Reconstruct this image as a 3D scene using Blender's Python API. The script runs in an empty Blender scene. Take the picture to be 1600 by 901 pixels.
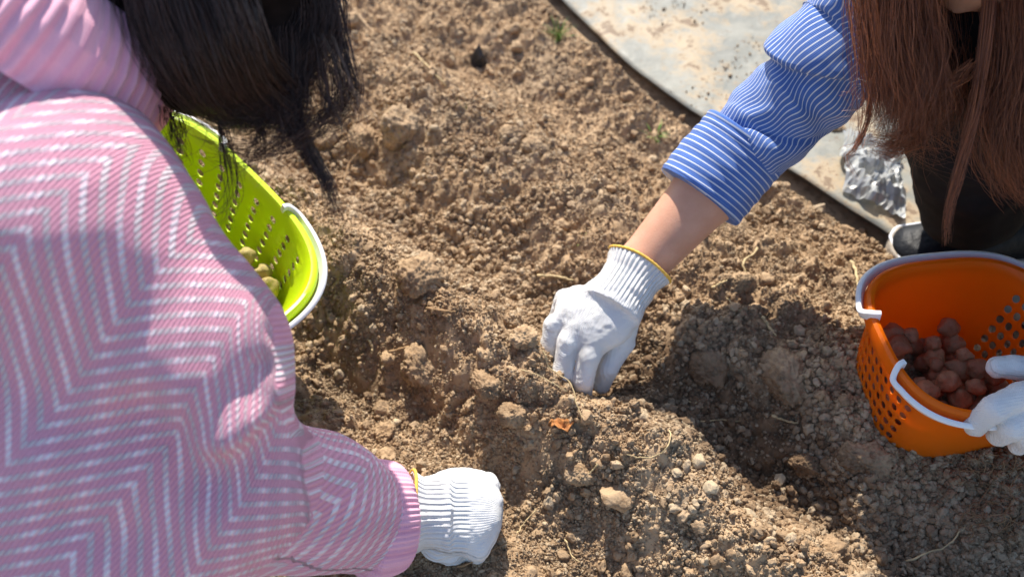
import bpy, bmesh, math, random
import numpy as np
from mathutils import Vector, Matrix

# ------------------------------------------------------------------ camera, world, sun, exposure
SC = bpy.context.scene
COL = SC.collection
H_CAM, PITCH, FPX = 0.85, math.radians(52), 1300.0
cam_d = bpy.data.cameras.new('camera')
cam = bpy.data.objects.new('camera', cam_d); COL.objects.link(cam)
cam.location = (0, 0, H_CAM)
cam.rotation_euler = (math.radians(90) - PITCH, 0, 0)
cam_d.sensor_width = 36; cam_d.lens = FPX / 1600 * 36
cam_d.clip_start = 0.02; cam_d.clip_end = 500
cam_d.dof.use_dof = True; cam_d.dof.focus_distance = 0.84; cam_d.dof.aperture_fstop = 3.7
SC.camera = cam

SUN_EL, SUN_AZ = math.radians(45), math.radians(-7)      # azimuth measured from +Y, negative = to the left
world = bpy.data.worlds.new('World'); SC.world = world; world.use_nodes = True
wn = world.node_tree
sky = wn.nodes.new('ShaderNodeTexSky'); sky.sky_type = 'NISHITA'; sky.sun_disc = False
sky.sun_elevation = SUN_EL; sky.sun_rotation = SUN_AZ
wn.links.new(sky.outputs[0], wn.nodes['Background'].inputs[0])
wn.nodes['Background'].inputs[1].default_value = 0.15
sun_d = bpy.data.lights.new('sun', 'SUN'); sun_d.energy = 5.0; sun_d.angle = math.radians(0.5)
sun_d.color = (1, 0.93, 0.82)
sun = bpy.data.objects.new('sun', sun_d); COL.objects.link(sun)
ts = Vector((math.sin(SUN_AZ) * math.cos(SUN_EL), math.cos(SUN_AZ) * math.cos(SUN_EL), math.sin(SUN_EL)))
sun.rotation_euler = ts.to_track_quat('Z', 'Y').to_euler()
sun.location = ts * 3
SC.view_settings.view_transform = 'Standard'; SC.view_settings.look = 'None'
SC.view_settings.exposure = 0.60; SC.view_settings.gamma = 1
SC.view_settings.use_curve_mapping = False

# ------------------------------------------------------------------ layout helpers
CP, SP = math.cos(PITCH), math.sin(PITCH)
RT = np.array([1., 0, 0]); UP = np.array([0., SP, CP]); FW = np.array([0., CP, -SP]); C0 = np.array([0, 0, H_CAM])
def P(px, py, d):
    return C0 + (FW + RT * (px - 800) / FPX + UP * (450 - py) / FPX) * d
def G(px, py, z=0.0):
    r = FW + RT * (px - 800) / FPX + UP * (450 - py) / FPX
    return C0 + r * ((z - H_CAM) / r[2])
rng = np.random.default_rng(7)

# ------------------------------------------------------------------ numpy noise
def _h(ix, iy, iz, seed):
    n = (ix.astype(np.uint32) * np.uint32(374761393) + iy.astype(np.uint32) * np.uint32(668265263)
         + iz.astype(np.uint32) * np.uint32(2246822519) + np.uint32((seed * 3266489917) & 0xffffffff))
    n = (n ^ (n >> np.uint32(13))) * np.uint32(1274126177)
    n = (n ^ (n >> np.uint32(16))) * np.uint32(2654435761)
    return ((n ^ (n >> np.uint32(15))) & np.uint32(0xffffff)).astype(np.float32) / 16777215.0
def vnoise(p, seed=0):
    i = np.floor(p).astype(np.int64); f = (p - i).astype(np.float32); w = f * f * f * (f * (f * 6 - 15) + 10)
    r = 0
    for dx in (0, 1):
        wx = w[..., 0] if dx else 1 - w[..., 0]
        for dy in (0, 1):
            wy = w[..., 1] if dy else 1 - w[..., 1]
            if p.shape[-1] == 2:
                r = r + wx * wy * _h(i[..., 0] + dx, i[..., 1] + dy, i[..., 0] * 0, seed); continue
            for dz in (0, 1):
                wz = w[..., 2] if dz else 1 - w[..., 2]
                r = r + wx * wy * wz * _h(i[..., 0] + dx, i[..., 1] + dy, i[..., 2] + dz, seed)
    return r * 2 - 1
def fbm(p, octv=4, seed=0, gain=0.5, ridged=False):
    r = 0; a = 1; t = 0; q = np.array(p, dtype=np.float64)
    c, s = math.cos(.6), math.sin(.6)
    for o in range(octv):
        v = vnoise(q, seed + o * 17)
        if ridged: v = 1 - 2 * np.abs(v)
        r = r + v * a; t += a; a *= gain
        q2 = q.copy(); q2[..., 0] = (c * q[..., 0] - s * q[..., 1]) * 2.03 + 5.2; q2[..., 1] = (s * q[..., 0] + c * q[..., 1]) * 2.03 + 1.7
        if q.shape[-1] == 3: q2[..., 2] = q[..., 2] * 2.03 + 3.1
        q = q2
    return r / t
def worley(p, seed=0):                       # 2-D distance to nearest cell point (for rounded crumbs)
    i = np.floor(p).astype(np.int64); f = p - i; best = np.full(p.shape[:-1], 9.0)
    for dx in (-1, 0, 1):
        for dy in (-1, 0, 1):
            cx, cy = i[..., 0] + dx, i[..., 1] + dy
            ox = _h(cx, cy, cx * 0, seed); oy = _h(cx, cy, cx * 0 + 1, seed)
            d = (dx + ox - f[..., 0]) ** 2 + (dy + oy - f[..., 1]) ** 2
            best = np.minimum(best, d)
    return np.sqrt(best)
def sstep(a, b, x):
    t = np.clip((x - a) / (b - a), 0, 1); return t * t * (3 - 2 * t)

# ------------------------------------------------------------------ objects
def mesh_np(name, V, F, mat=None, parent=None, uv=None, smooth=True, mats=None, fmat=None):
    V = np.asarray(V, dtype=np.float32); F = np.asarray(F, dtype=np.int32)
    me = bpy.data.meshes.new(name)
    k = F.shape[1]
    me.vertices.add(len(V)); me.vertices.foreach_set('co', V.ravel())
    me.loops.add(F.size); me.loops.foreach_set('vertex_index', F.ravel())
    me.polygons.add(len(F)); me.polygons.foreach_set('loop_start', np.arange(0, F.size, k, dtype=np.int32))
    me.polygons.foreach_set('loop_total', np.full(len(F), k, dtype=np.int32))
    me.update(calc_edges=True)
    me.polygons.foreach_set('use_smooth', np.full(len(F), smooth))
    if uv is not None:
        l = me.uv_layers.new(name='cloth'); l.data.foreach_set('uv', np.asarray(uv, dtype=np.float32)[F.ravel()].ravel())
    for m in (mats or ([mat] if mat else [])): me.materials.append(m)
    if fmat is not None: me.polygons.foreach_set('material_index', np.asarray(fmat, dtype=np.int32))
    o = bpy.data.objects.new(name, me); COL.objects.link(o)
    if parent: o.parent = parent
    return o
def mesh_py(name, V, F, mat=None, parent=None, smooth=True, sharp=None):
    me = bpy.data.meshes.new(name); me.from_pydata([tuple(v) for v in V], [], F); me.update()
    me.polygons.foreach_set('use_smooth', [smooth] * len(me.polygons))
    if sharp: me.set_sharp_from_angle(angle=math.radians(sharp))
    if mat: me.materials.append(mat)
    o = bpy.data.objects.new(name, me); COL.objects.link(o)
    if parent: o.parent = parent
    return o
def tag(o, label=None, cat=None, group=None, kind=None):
    if label: o['label'] = label
    if cat: o['category'] = cat
    if group: o['group'] = group
    if kind: o['kind'] = kind
    return o
def thing(name, label, cat, group=None, loc=(0, 0, 0)):
    o = bpy.data.objects.new(name, None); COL.objects.link(o); o.location = loc; o.empty_display_size = .05
    return tag(o, label, cat, group)
def modify(o, *mods):
    for typ, kw in mods:
        m = o.modifiers.new(typ.lower(), typ)
        for k, v in kw.items(): setattr(m, k, v)
    return o
def unparent_space(o, root):                 # keep world geometry when the root Empty is not at the origin
    o.parent = root; o.matrix_parent_inverse = Matrix.Translation(root.location).inverted(); return o

# ------------------------------------------------------------------ materials
class X:
    """tiny expression wrapper around Math nodes"""
    def __init__(s, nt, sock): s.nt, s.s = nt, sock
    def _m(s, op, *a):
        n = s.nt.nodes.new('ShaderNodeMath'); n.operation = op
        for i, v in enumerate((s,) + a):
            if isinstance(v, X): s.nt.links.new(v.s, n.inputs[i])
            else: n.inputs[i].default_value = v
        return X(s.nt, n.outputs[0])
    def __add__(s, o): return s._m('ADD', o)
    __radd__ = __add__
    def __mul__(s, o): return s._m('MULTIPLY', o)
    __rmul__ = __mul__
    def __sub__(s, o): return s._m('SUBTRACT', o)
    def __neg__(s): return s._m('MULTIPLY', -1.)
    def __truediv__(s, o): return s._m('DIVIDE', o)
    def pp(s, o): return s._m('PINGPONG', o)
    def sin(s): return s._m('SINE')
    def abs(s): return s._m('ABSOLUTE')
    def frac(s): return s._m('FRACT')
    def mod(s, o): return s._m('FLOORED_MODULO', o)
    def max(s, o): return s._m('MAXIMUM', o)
    def min(s, o): return s._m('MINIMUM', o)
    def gt(s, o): return s._m('GREATER_THAN', o)
    def ss(s, a, b):
        n = s.nt.nodes.new('ShaderNodeMapRange'); n.interpolation_type = 'SMOOTHSTEP'
        s.nt.links.new(s.s, n.inputs[0]); n.inputs[1].default_value = a; n.inputs[2].default_value = b
        return X(s.nt, n.outputs[0])
class Mat:
    def __init__(s, name, rough=.7, spec=.5):
        s.m = bpy.data.materials.new(name); s.m.use_nodes = True; s.nt = s.m.node_tree
        s.b = s.nt.nodes['Principled BSDF']; s.b.inputs['Roughness'].default_value = rough
        s.b.inputs['Specular IOR Level'].default_value = spec; s._g = s._tc = None
    def node(s, t, **kw):
        n = s.nt.nodes.new(t)
        for k, v in kw.items(): setattr(n, k, v)
        return n
    def coord(s, kind='Object'):
        n = s.node('ShaderNodeTexCoord'); return n.outputs[kind]
    def pos(s): return s.node('ShaderNodeNewGeometry').outputs['Position']
    def sep(s, vec):
        n = s.node('ShaderNodeSeparateXYZ'); s.nt.links.new(vec, n.inputs[0]); return [X(s.nt, o) for o in n.outputs]
    def noise(s, vec, scale, detail=3, rough=.5, dist=0, col=False):
        n = s.node('ShaderNodeTexNoise'); s.nt.links.new(vec, n.inputs['Vector'])
        n.inputs['Scale'].default_value = scale; n.inputs['Detail'].default_value = detail
        n.inputs['Roughness'].default_value = rough; n.inputs['Distortion'].default_value = dist
        return X(s.nt, n.outputs[1 if col else 0])
    def voro(s, vec, scale, feat='F1', out=0):
        n = s.node('ShaderNodeTexVoronoi', feature=feat); s.nt.links.new(vec, n.inputs['Vector']); n.inputs['Scale'].default_value = scale
        return X(s.nt, n.outputs[out])
    def mix(s, f, a, b, blend='MIX'):
        n = s.node('ShaderNodeMix', data_type='RGBA', blend_type=blend)
        for v, i in ((f, 0), (a, 6), (b, 7)):
            if isinstance(v, X): s.nt.links.new(v.s, n.inputs[i])
            elif hasattr(v, 'is_output'): s.nt.links.new(v, n.inputs[i])
            elif i == 0: n.inputs[0].default_value = v
            else: n.inputs[i].default_value = (*v, 1)
        return n.outputs[2]
    def color(s, c):
        if isinstance(c, tuple): s.b.inputs['Base Color'].default_value = (*c, 1)
        else: s.nt.links.new(c, s.b.inputs['Base Color'])
        return s
    def bump(s, h, dist=.001, strength=1., prev=None):
        n = s.node('ShaderNodeBump'); n.inputs['Distance'].default_value = dist; n.inputs['Strength'].default_value = strength
        s.nt.links.new(h.s, n.inputs['Height'])
        if prev is not None: s.nt.links.new(prev, n.inputs['Normal'])
        s.nt.links.new(n.outputs[0], s.b.inputs['Normal']); return n.outputs[0]
    def rough(s, x): s.nt.links.new(x.s, s.b.inputs['Roughness'])

# ridge layout shared by the ground and its furrow darkening
RA, RB = G(600, 430)[:2], G(1230, 880)[:2]
RD = (RB - RA) / np.linalg.norm(RB - RA); RN = np.array([-RD[1], RD[0]])
if RN[1] < 0: RN = -RN
def SN(p): return (p[..., :2] - RA) @ RN
def TN(p): return (p[..., :2] - RA) @ RD
S_F = float(SN(G(1090, 650, -.03))); T_HAND = float(TN(G(960, 590, -.02)))
S_N = float(SN(G(560, 600, -.02)))

def soil_mat(name, bump=True, tint=(1, 1, 1), per_instance=False):
    M = Mat(name, .95, .12); p = M.pos()
    n1 = M.noise(p, 9, 4, .6); n2 = M.noise(p, 90, 4, .65); n3 = M.noise(p, 600, 2, .6)
    dry = M.mix(n1.ss(.35, .65), (.405 * tint[0], .272 * tint[1], .160 * tint[2]), (.525 * tint[0], .373 * tint[1], .230 * tint[2]))
    c = M.mix(n2.ss(.32, .56), (.285 * tint[0], .184 * tint[1], .106 * tint[2]), dry)
    c = M.mix(n3.ss(.55, .75) * .45, c, (.52, .41, .27))
    n4 = M.noise(p, 21, 4, .62); n5 = M.noise(p, 7, 3, .5)
    c = M.mix(n4.ss(.54, .68) * .55, c, (.215, .148, .092))
    c = M.mix(n5.ss(.52, .66) * .25, c, (.33, .275, .205))
    # moist, freshly turned soil in the furrow by the hand, with painted-in shade
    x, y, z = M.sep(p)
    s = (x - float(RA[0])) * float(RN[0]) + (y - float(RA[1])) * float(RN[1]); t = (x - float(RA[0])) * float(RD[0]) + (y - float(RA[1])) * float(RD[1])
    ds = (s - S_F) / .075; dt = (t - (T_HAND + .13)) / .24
    wet_shade = ((ds * ds + dt * dt) + (n1 - .5) * 1.2).ss(1.25, .25)
    wet_shade = wet_shade.max((z + (n1 - .5) * .05).ss(-.02, -.06) * .75)  # low ground gets the same darkening
    c = M.mix(wet_shade * .62, c, (.075, .043, .026))
    # cooler greyer tilled soil in the lower right
    gx = ((x * .7 - y * .7) + (n1 - .5) * .3).ss(-.05, .25)
    c = M.mix(gx * .30, c, (.27, .21, .15))
    if per_instance:
        oi = X(M.nt, M.node('ShaderNodeObjectInfo').outputs['Random'])
        c = M.mix(oi.ss(.5, 1.) * .65, c, (.56, .45, .31)); c = M.mix(oi.ss(.45, 0.) * .55, c, (.17, .112, .07))
    M.color(c)
    if bump:
        b = M.noise(p, 420, 5, .7) * .7 + M.noise(p, 1500, 2, .6) * .3
        M.bump(b, .0022, .9)
    return M.m
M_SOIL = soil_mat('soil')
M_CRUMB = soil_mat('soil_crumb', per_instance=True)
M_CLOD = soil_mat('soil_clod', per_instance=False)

def simple(name, col, rough=.6, spec=.5, var=.15, nscale=40, bscale=0, bdist=.0005):
    M = Mat(name, rough, spec); p = M.coord('Object')
    n = M.noise(p, nscale, 4, .6)
    c = M.mix(n.ss(.3, .7), tuple(v * (1 - var) for v in col), tuple(min(1, v * (1 + var)) for v in col))
    M.color(c)
    if bscale: M.bump(M.noise(p, bscale, 4, .6), bdist, .8)
    return M.m
M_STONE = simple('pale_stone', (.60, .47, .31), .9, .2, .2, 90, 500, .001)
M_STRAW = simple('straw', (.52, .40, .22), .8, .2, .25, 60, 300, .0006)
M_ROOT = simple('root_fibre', (.30, .19, .10), .85, .2, .3, 80, 300, .0006)
M_LEAF = simple('dry_leaf', (.42, .17, .05), .7, .3, .4, 200, 300, .0006)
M_GREEN = simple('grass_blade', (.13, .24, .035), .5, .4, .35, 60)
M_BLACK = simple('black_plastic', (.025, .028, .033), .35, .5, .2, 30, 60, .003)

def plastic(name, col, trans=.12, trl=None):
    M = Mat(name, .33, .5); p = M.coord('Object')
    n = M.noise(p, 18, 4, .6); d = M.noise(p, 140, 5, .7)
    c = M.mix(n.ss(.4, .7) * .10, col, tuple(v * .8 for v in col))
    c = M.mix(d.ss(.62, .74) * n.ss(.4, .6) * .35, c, (.30, .2, .1))           # smears of dry soil
    M.color(c); M.rough(n * .25 + .24)
    M.bump(M.noise(p, 260, 3, .5), .0002, .5)
    b = M.b; b.inputs['Subsurface Weight'].default_value = trans; b.inputs['Subsurface Radius'].default_value = (.02, .01, .005)
    b.inputs['Subsurface Scale'].default_value = .2
    if trl:
        t = M.node('ShaderNodeBsdfTranslucent'); t.inputs[0].default_value = (*trl, 1); x = M.node('ShaderNodeMixShader'); x.inputs[0].default_value = .48 if col[0] > .8 else .08
        M.nt.links.new(b.outputs[0], x.inputs[1]); M.nt.links.new(t.outputs[0], x.inputs[2]); M.nt.links.new(x.outputs[0], M.nt.nodes['Material Output'].inputs[0])
    return M.m
M_ORANGE = plastic('orange_plastic', (.98, .25, .006), .1, (1., .32, .01))
M_LIME = plastic('lime_plastic', (.60, .83, .008), .1, (.7, .95, .01))
M_WHITEP = plastic('white_plastic', (.78, .79, .80), .05)

def knit_white():
    M = Mat('white_cotton_knit', .92, .15)
    uv = M.node('ShaderNodeUVMap', uv_map='cloth').outputs[0]; u, v, _ = M.sep(uv)
    p = M.coord('Object'); n = M.noise(p, 35, 4, .6)
    cuff = v.ss(.058, .050)                       # v = metres from the wrist opening
    rib = (u * (6.2832 / .0046)).sin() * .5 + .5
    wale = (u * (6.2832 / .0052)).sin().abs(); course = (v * (6.2832 / .0016) + (u * (6.2832 / .0019)).sin() * 1.2).sin() * .5 + .5
    fine = wale * .6 + course * .4
    h = rib * cuff * 1.0 + fine * .42 + M.noise(p, 900, 2, .6) * .15
    M.bump(h, .0016, .85)
    c = M.mix(n.ss(.35, .7), (.76, .75, .73), (.70, .70, .71))
    c = M.mix((rib * -1. + 1.).ss(.5, 1.) * cuff * .18, c, (.55, .55, .58))
    d = M.noise(p, 60, 5, .7).ss(.60, .72)
    at = X(M.nt, M.node('ShaderNodeAttribute', attribute_name='dirt').outputs['Fac'])
    c = M.mix(d * .22 + at * .7, c, (.50, .40, .29))
    M.color(c)
    M.b.inputs['Sheen Weight'].default_value = .3
    return M.m
M_KNIT = knit_white()
M_YELLOW = simple('yellow_edging_yarn', (.80, .50, .10), .9, .2, .15, 300, 900, .0008)
M_SKIN_M = None
def skin():
    M = Mat('skin', .5, .4); p = M.coord('Object'); n = M.noise(p, 30, 4, .6); f = M.noise(p, 500, 3, .6)
    c = M.mix(n.ss(.3, .7), (.60, .31, .20), (.66, .36, .25)); c = M.mix(f.ss(.5, .8) * .15, c, (.5, .2, .12))
    M.color(M.mix(M.noise(p, 120, 5, .75).ss(.56, .72) * .22, c, (.50, .20, .13))); M.bump(f, .0005, .6)
    M.b.inputs['Subsurface Weight'].default_value = .25; M.b.inputs['Subsurface Radius'].default_value = (.012, .005, .003)
    M.b.inputs['Subsurface Scale'].default_value = .5
    return M.m
M_SKIN = skin()

PER, TP = .0142, .150     # sweater: stripe period, turn spacing (metres)
def sweater_mat(name, pattern=True, ribs=False):
    M = Mat(name, .95, .1); uv = M.node('ShaderNodeUVMap', uv_map='cloth').outputs[0]; u, v, _ = M.sep(uv)
    p = M.coord('Object'); fz = M.noise(p, 1400, 2, .6); lo = M.noise(p, 14, 3, .5)
    pink = M.mix(fz.ss(.3, .7), (.80, .34, .46), (.89, .46, .56))
    if pattern:
        a = (u * .72 + v * .69) - .015 + (lo - .5) * .004; b = (v * .72 - u * .69)
        f = b - a.pp(TP / 2) * 1.0
        ph = (f / PER).frac()
        st = (ph - .5).abs().ss(.24, .16)
        # rope-like stitches across each white stripe
        rope = ((u + v) * (6.2832 / .0054)).sin() * .5 + .5
        tw = ((u * .75 + v * .66) * (6.2832 / .0034)).sin() * .5 + .5
        wv = st * (rope.ss(.05, .55) * .75 + .25)
        c = M.mix(tw.ss(.8, 0.) * .45, pink, (.60, .19, .31))
        c = M.mix(wv * .95, c, (.92, .86, .89))
        M.color(c)
        M.bump(st * rope * .9 + tw * .55 + fz * .35, .0028, .9)
    else:
        pink = M.mix(fz.ss(.3, .7), (.84, .42, .54), (.90, .50, .61)); rib = (u * (6.2832 / .0092)).sin() * .5 + .5; fr = (v * (6.2832 / .0022) + (u * (6.2832 / .0092)).sin()).sin() * .5 + .5
        c = M.mix(rib.ss(.5, 0.) * .40, pink, (.66, .24, .36))
        M.color(c)
        M.bump(rib * 1.0 + fr * .12 + fz * .15, .0025, .8)
    M.b.inputs['Sheen Weight'].default_value = .6; M.b.inputs['Sheen Roughness'].default_value = .5
    M.b.inputs['Sheen Tint'].default_value = (1, .75, .85, 1)
    return M.m
M_SWEATER = sweater_mat('pink_zigzag_knit')
M_RIB = sweater_mat('pink_rib_knit', False)

def shirt_mat():
    M = Mat('blue_striped_cotton', .8, .25); uv = M.node('ShaderNodeUVMap', uv_map='cloth').outputs[0]; u, v, _ = M.sep(uv)
    p = M.coord('Object'); n = M.noise(p, 30, 3, .5)
    ph = (u / .0068).frac(); st = (ph - .5).abs().ss(.135, .08)
    ph2 = (u / .0020).frac(); fine = (ph2 - .5).abs().ss(.3, .1) * .10
    c = M.mix(n.ss(.3, .7), (.040, .125, .44), (.055, .160, .52))
    c = M.mix(st * .85 + fine, c, (.74, .78, .86))
    M.color(c)
    th = (v * (6.2832 / .0008)).sin() * .3 + (u * (6.2832 / .0008)).sin() * .3
    M.bump(th + M.noise(p, 200, 4, .6) * 2, .0006, .6)
    M.b.inputs['Sheen Weight'].default_value = .15
    return M.m
M_SHIRT = shirt_mat()
def cloth_dark(name, col):
    M = Mat(name, .9, .15); p = M.coord('Object'); n = M.noise(p, 20, 4, .6); f = M.noise(p, 900, 2, .6)
    M.color(M.mix(n.ss(.3, .7), col, tuple(v * 1.6 for v in col))); M.bump(f + n * 2, .0008, .7)
    return M.m
M_TROUSER = cloth_dark('black_trouser_cloth', (.012, .011, .012))
M_NAVY = cloth_dark('navy_trouser_cloth', (.012, .016, .04))
M_SHOEB = simple('black_shoe_leather', (.008, .009, .012), .5, .22, .3, 30, 90, .002)
M_SOLE = simple('beige_rubber_sole', (.46, .40, .32), .8, .3, .15, 50, 300, .0008)
M_TRIM = simple('white_shoe_trim', (.74, .75, .78), .5, .4, .08, 50)
M_TAN = simple('tan_shoe_leather', (.50, .30, .20), .5, .4, .15, 50)
def hair_mat(name, col, col2):
    M = Mat(name, .38, .5)
    oi = M.node('ShaderNodeUVMap', uv_map='cloth').outputs[0]; u, v, _ = M.sep(oi)
    M.color(M.mix(u, col, col2)); M.b.inputs['Roughness'].default_value = .36
    M.b.inputs['Anisotropic'].default_value = .5
    return M.m
M_HAIRD = hair_mat('dark_brown_hair', (.012, .007, .006), (.12, .058, .038))
M_HAIRBASE = simple('dark_hair_underlayer', (.010, .006, .005), .8, .1, .4, 60)
M_HAIRB = hair_mat('auburn_hair', (.055, .017, .008), (.50, .165, .062))
def film_mat():
    M = Mat('grey_ground_film', .55, .4); p = M.pos()
    n = M.noise(p, 7, 5, .6); n2 = M.noise(p, 45, 5, .7); n3 = M.noise(p, 15, 3, .6, 1.)
    c = M.mix(n3.ss(.3, .7), (.175, .18, .158), (.27, .262, .22))
    c = M.mix((n + (n2 - .5) * .4).ss(.44, .60), c, (.38, .29, .18))
    c = M.mix((n + (n2 - .5) * .9).ss(.585, .66), c, (.20, .135, .08))
    c = M.mix(M.noise(p, 70, 4, .75).ss(.60, .68) * .8, c, (.17, .12, .08))
    M.color(c); M.rough(n2 * .5 + .35); M.bump(n2 * 1.0 + n * 2, .002, .7)
    return M.m
M_FILM = film_mat()
def foil_mat():
    M = Mat('silver_foil', .27, .5); M.b.inputs['Metallic'].default_value = .25; M.b.inputs['Transmission Weight'].default_value = .2; M.b.inputs['IOR'].default_value = 1.1; p = M.coord('Object')
    M.color(M.mix(M.noise(p, 40, 4, .6).ss(.4, .7), (.50, .50, .48), (.36, .36, .35)))
    return M.m
M_FOIL = foil_mat()
def bulb_mat(name, a, b, c3):
    M = Mat(name, .45, .4); p = M.coord('Object')
    oi = X(M.nt, M.node('ShaderNodeObjectInfo').outputs['Random'])
    x, y, z = M.sep(p); n = M.noise(p, 2.2, 5, .7); st = M.noise(p, 4, 4, .6, 2.)
    c = M.mix(oi, a, b); c = M.mix(n.ss(.5, .75) * .7, c, c3); c = M.mix(M.noise(p, 3.5, 4, .7).ss(.55, .68) * .6, c, (.42, .30, .18))
    M.color(c); M.bump(st + n * .6, .0015, .7)
    return M.m
M_BULB = bulb_mat('brown_bulb_skin', (.30, .125, .065), (.56, .31, .17), (.15, .06, .035))
M_BULBG = bulb_mat('olive_bulb_skin', (.50, .42, .12), (.36, .28, .10), (.22, .13, .05))

# ------------------------------------------------------------------ ground
def profile(p):
    s = SN(p); t = TN(p)
    wob = .018 * vnoise(np.stack([t * 5, t * 0 + 3.3], -1), 5)
    s = s + wob
    damp = 1 - .55 * sstep(.15, .6, p[..., 1] - .75)
    h = .052 * np.exp(-(s / .055) ** 2)
    h = h - .058 * np.exp(-((s - S_F) / .062) ** 2) * (.45 + .55 * sstep(T_HAND - .18, T_HAND + .02, t))
    h = h + .020 * np.exp(-((s - S_F - .16) / .08) ** 2)
    h = h - .042 * np.exp(-((s - S_N) / .052) ** 2)
    h = h - .026 * np.exp(-((s - S_F - .33) / .06) ** 2)
    hp_ = G(918, 632, -.03)[:2]
    return h * damp
FILM_EDGE = [G(*q) for q in ((560, -330), (760, -130), (880, -5), (984, 92), (1098, 178), (1235, 260), (1388, 352), (1530, 450), (1700, 560), (1950, 760))]
def film_side(p):                             # > 0 beyond the film's near edge
    d = np.full(p.shape[:-1], 9.0); sg = np.full(p.shape[:-1], -1.0)
    for a, b in zip(FILM_EDGE[:-1], FILM_EDGE[1:]):
        ab = (b - a)[:2]; L = ab @ ab; q = p[..., :2] - a[:2]; tt = np.clip((q @ ab) / L, 0, 1)
        dd = np.linalg.norm(q - tt[..., None] * ab, axis=-1); side = ab[0] * q[..., 1] - ab[1] * q[..., 0]
        m = dd < d; d = np.where(m, dd, d); sg = np.where(m, np.sign(side), sg)
    return d * sg
PIT = G(925, 618, -.04)[:2]; MND = G(1075, 548, .02)[:2]
def ground_h(p, fine=True):
    q = p[..., :2]
    h = profile(q)
    h = h + .019 * fbm(q * 8, 3, 11)
    far = sstep(3, 8, np.linalg.norm(q, axis=-1))
    if fine:
        h = h + .011 * (fbm(q * 26, 3, 31) )
        cl = fbm(q * 14, 2, 77)
        amp = .35 + .65 * sstep(-.15, .35, cl)
        h = h + amp * .0115 * (1 - 1.6 * worley(q * 38 + .35 * fbm(q * 60, 2, 8)[..., None], 3) )
        h = h + amp * .0048 * (1 - 1.5 * worley(q * 95, 9))
        h = h + .0022 * (1 - 1.5 * worley(q * 230, 19))
    w_ = np.exp(-np.sum((q - PIT) ** 2, -1) / .048 ** 2) * .85
    h = h * (1 - w_) + w_ * (-.046 + h * .35)
    h = h + .046 * np.exp(-np.sum((q - MND) ** 2, -1) / .062 ** 2)
    fs = film_side(q)
    flat = sstep(-.050, -.008, fs)
    h = h * (1 - flat) + flat * (-.030 + .004 * fbm(q * 6, 2, 3))
    return h * (1 - far)
def axis(lo, hi, step, ext):
    a = list(np.arange(lo, hi, step)); s = step
    x = a[-1]; up = []
    while x < ext: s *= 1.35; x += s; up.append(x)
    s = step; x = a[0]; dn = []
    while x > -ext: s *= 1.35; x -= s; dn.append(x)
    return np.array(dn[::-1] + a + up)
xs = axis(-.62, .92, .0023, 60); ys = axis(.22, 1.42, .0023, 60)
gx, gy = np.meshgrid(xs, ys)
gp = np.stack([gx, gy], -1); gh = ground_h(gp)
nx, ny = len(xs), len(ys)
gi = np.arange(nx * ny).reshape(ny, nx)
gF = np.stack([gi[:-1, :-1], gi[:-1, 1:], gi[1:, 1:], gi[1:, :-1]], -1).reshape(-1, 4)
# sideways shift so the lumps undercut a little
gv = np.concatenate([gp, gh[..., None]], -1)
den = np.exp(-np.maximum(0, np.linalg.norm(gp - np.array([.15, .8]), axis=-1) - .9) * 3)
gv[..., 0] += .004 * fbm(gp * 40, 2, 101) * den; gv[..., 1] += .004 * fbm(gp * 40, 2, 202) * den
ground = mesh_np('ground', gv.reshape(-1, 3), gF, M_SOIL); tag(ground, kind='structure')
def gz(x, y):
    return float(ground_h(np.array([[x, y]]))[0])
def GG(px, py, dz=0.):                        # the point of the actual ground seen at a pixel
    z = 0.
    for _ in range(6):
        q = G(px, py, z); z = z * .3 + .7 * gz(q[0], q[1])
    q = G(px, py, z); q[2] = gz(q[0], q[1]) + dz; return q

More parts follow.
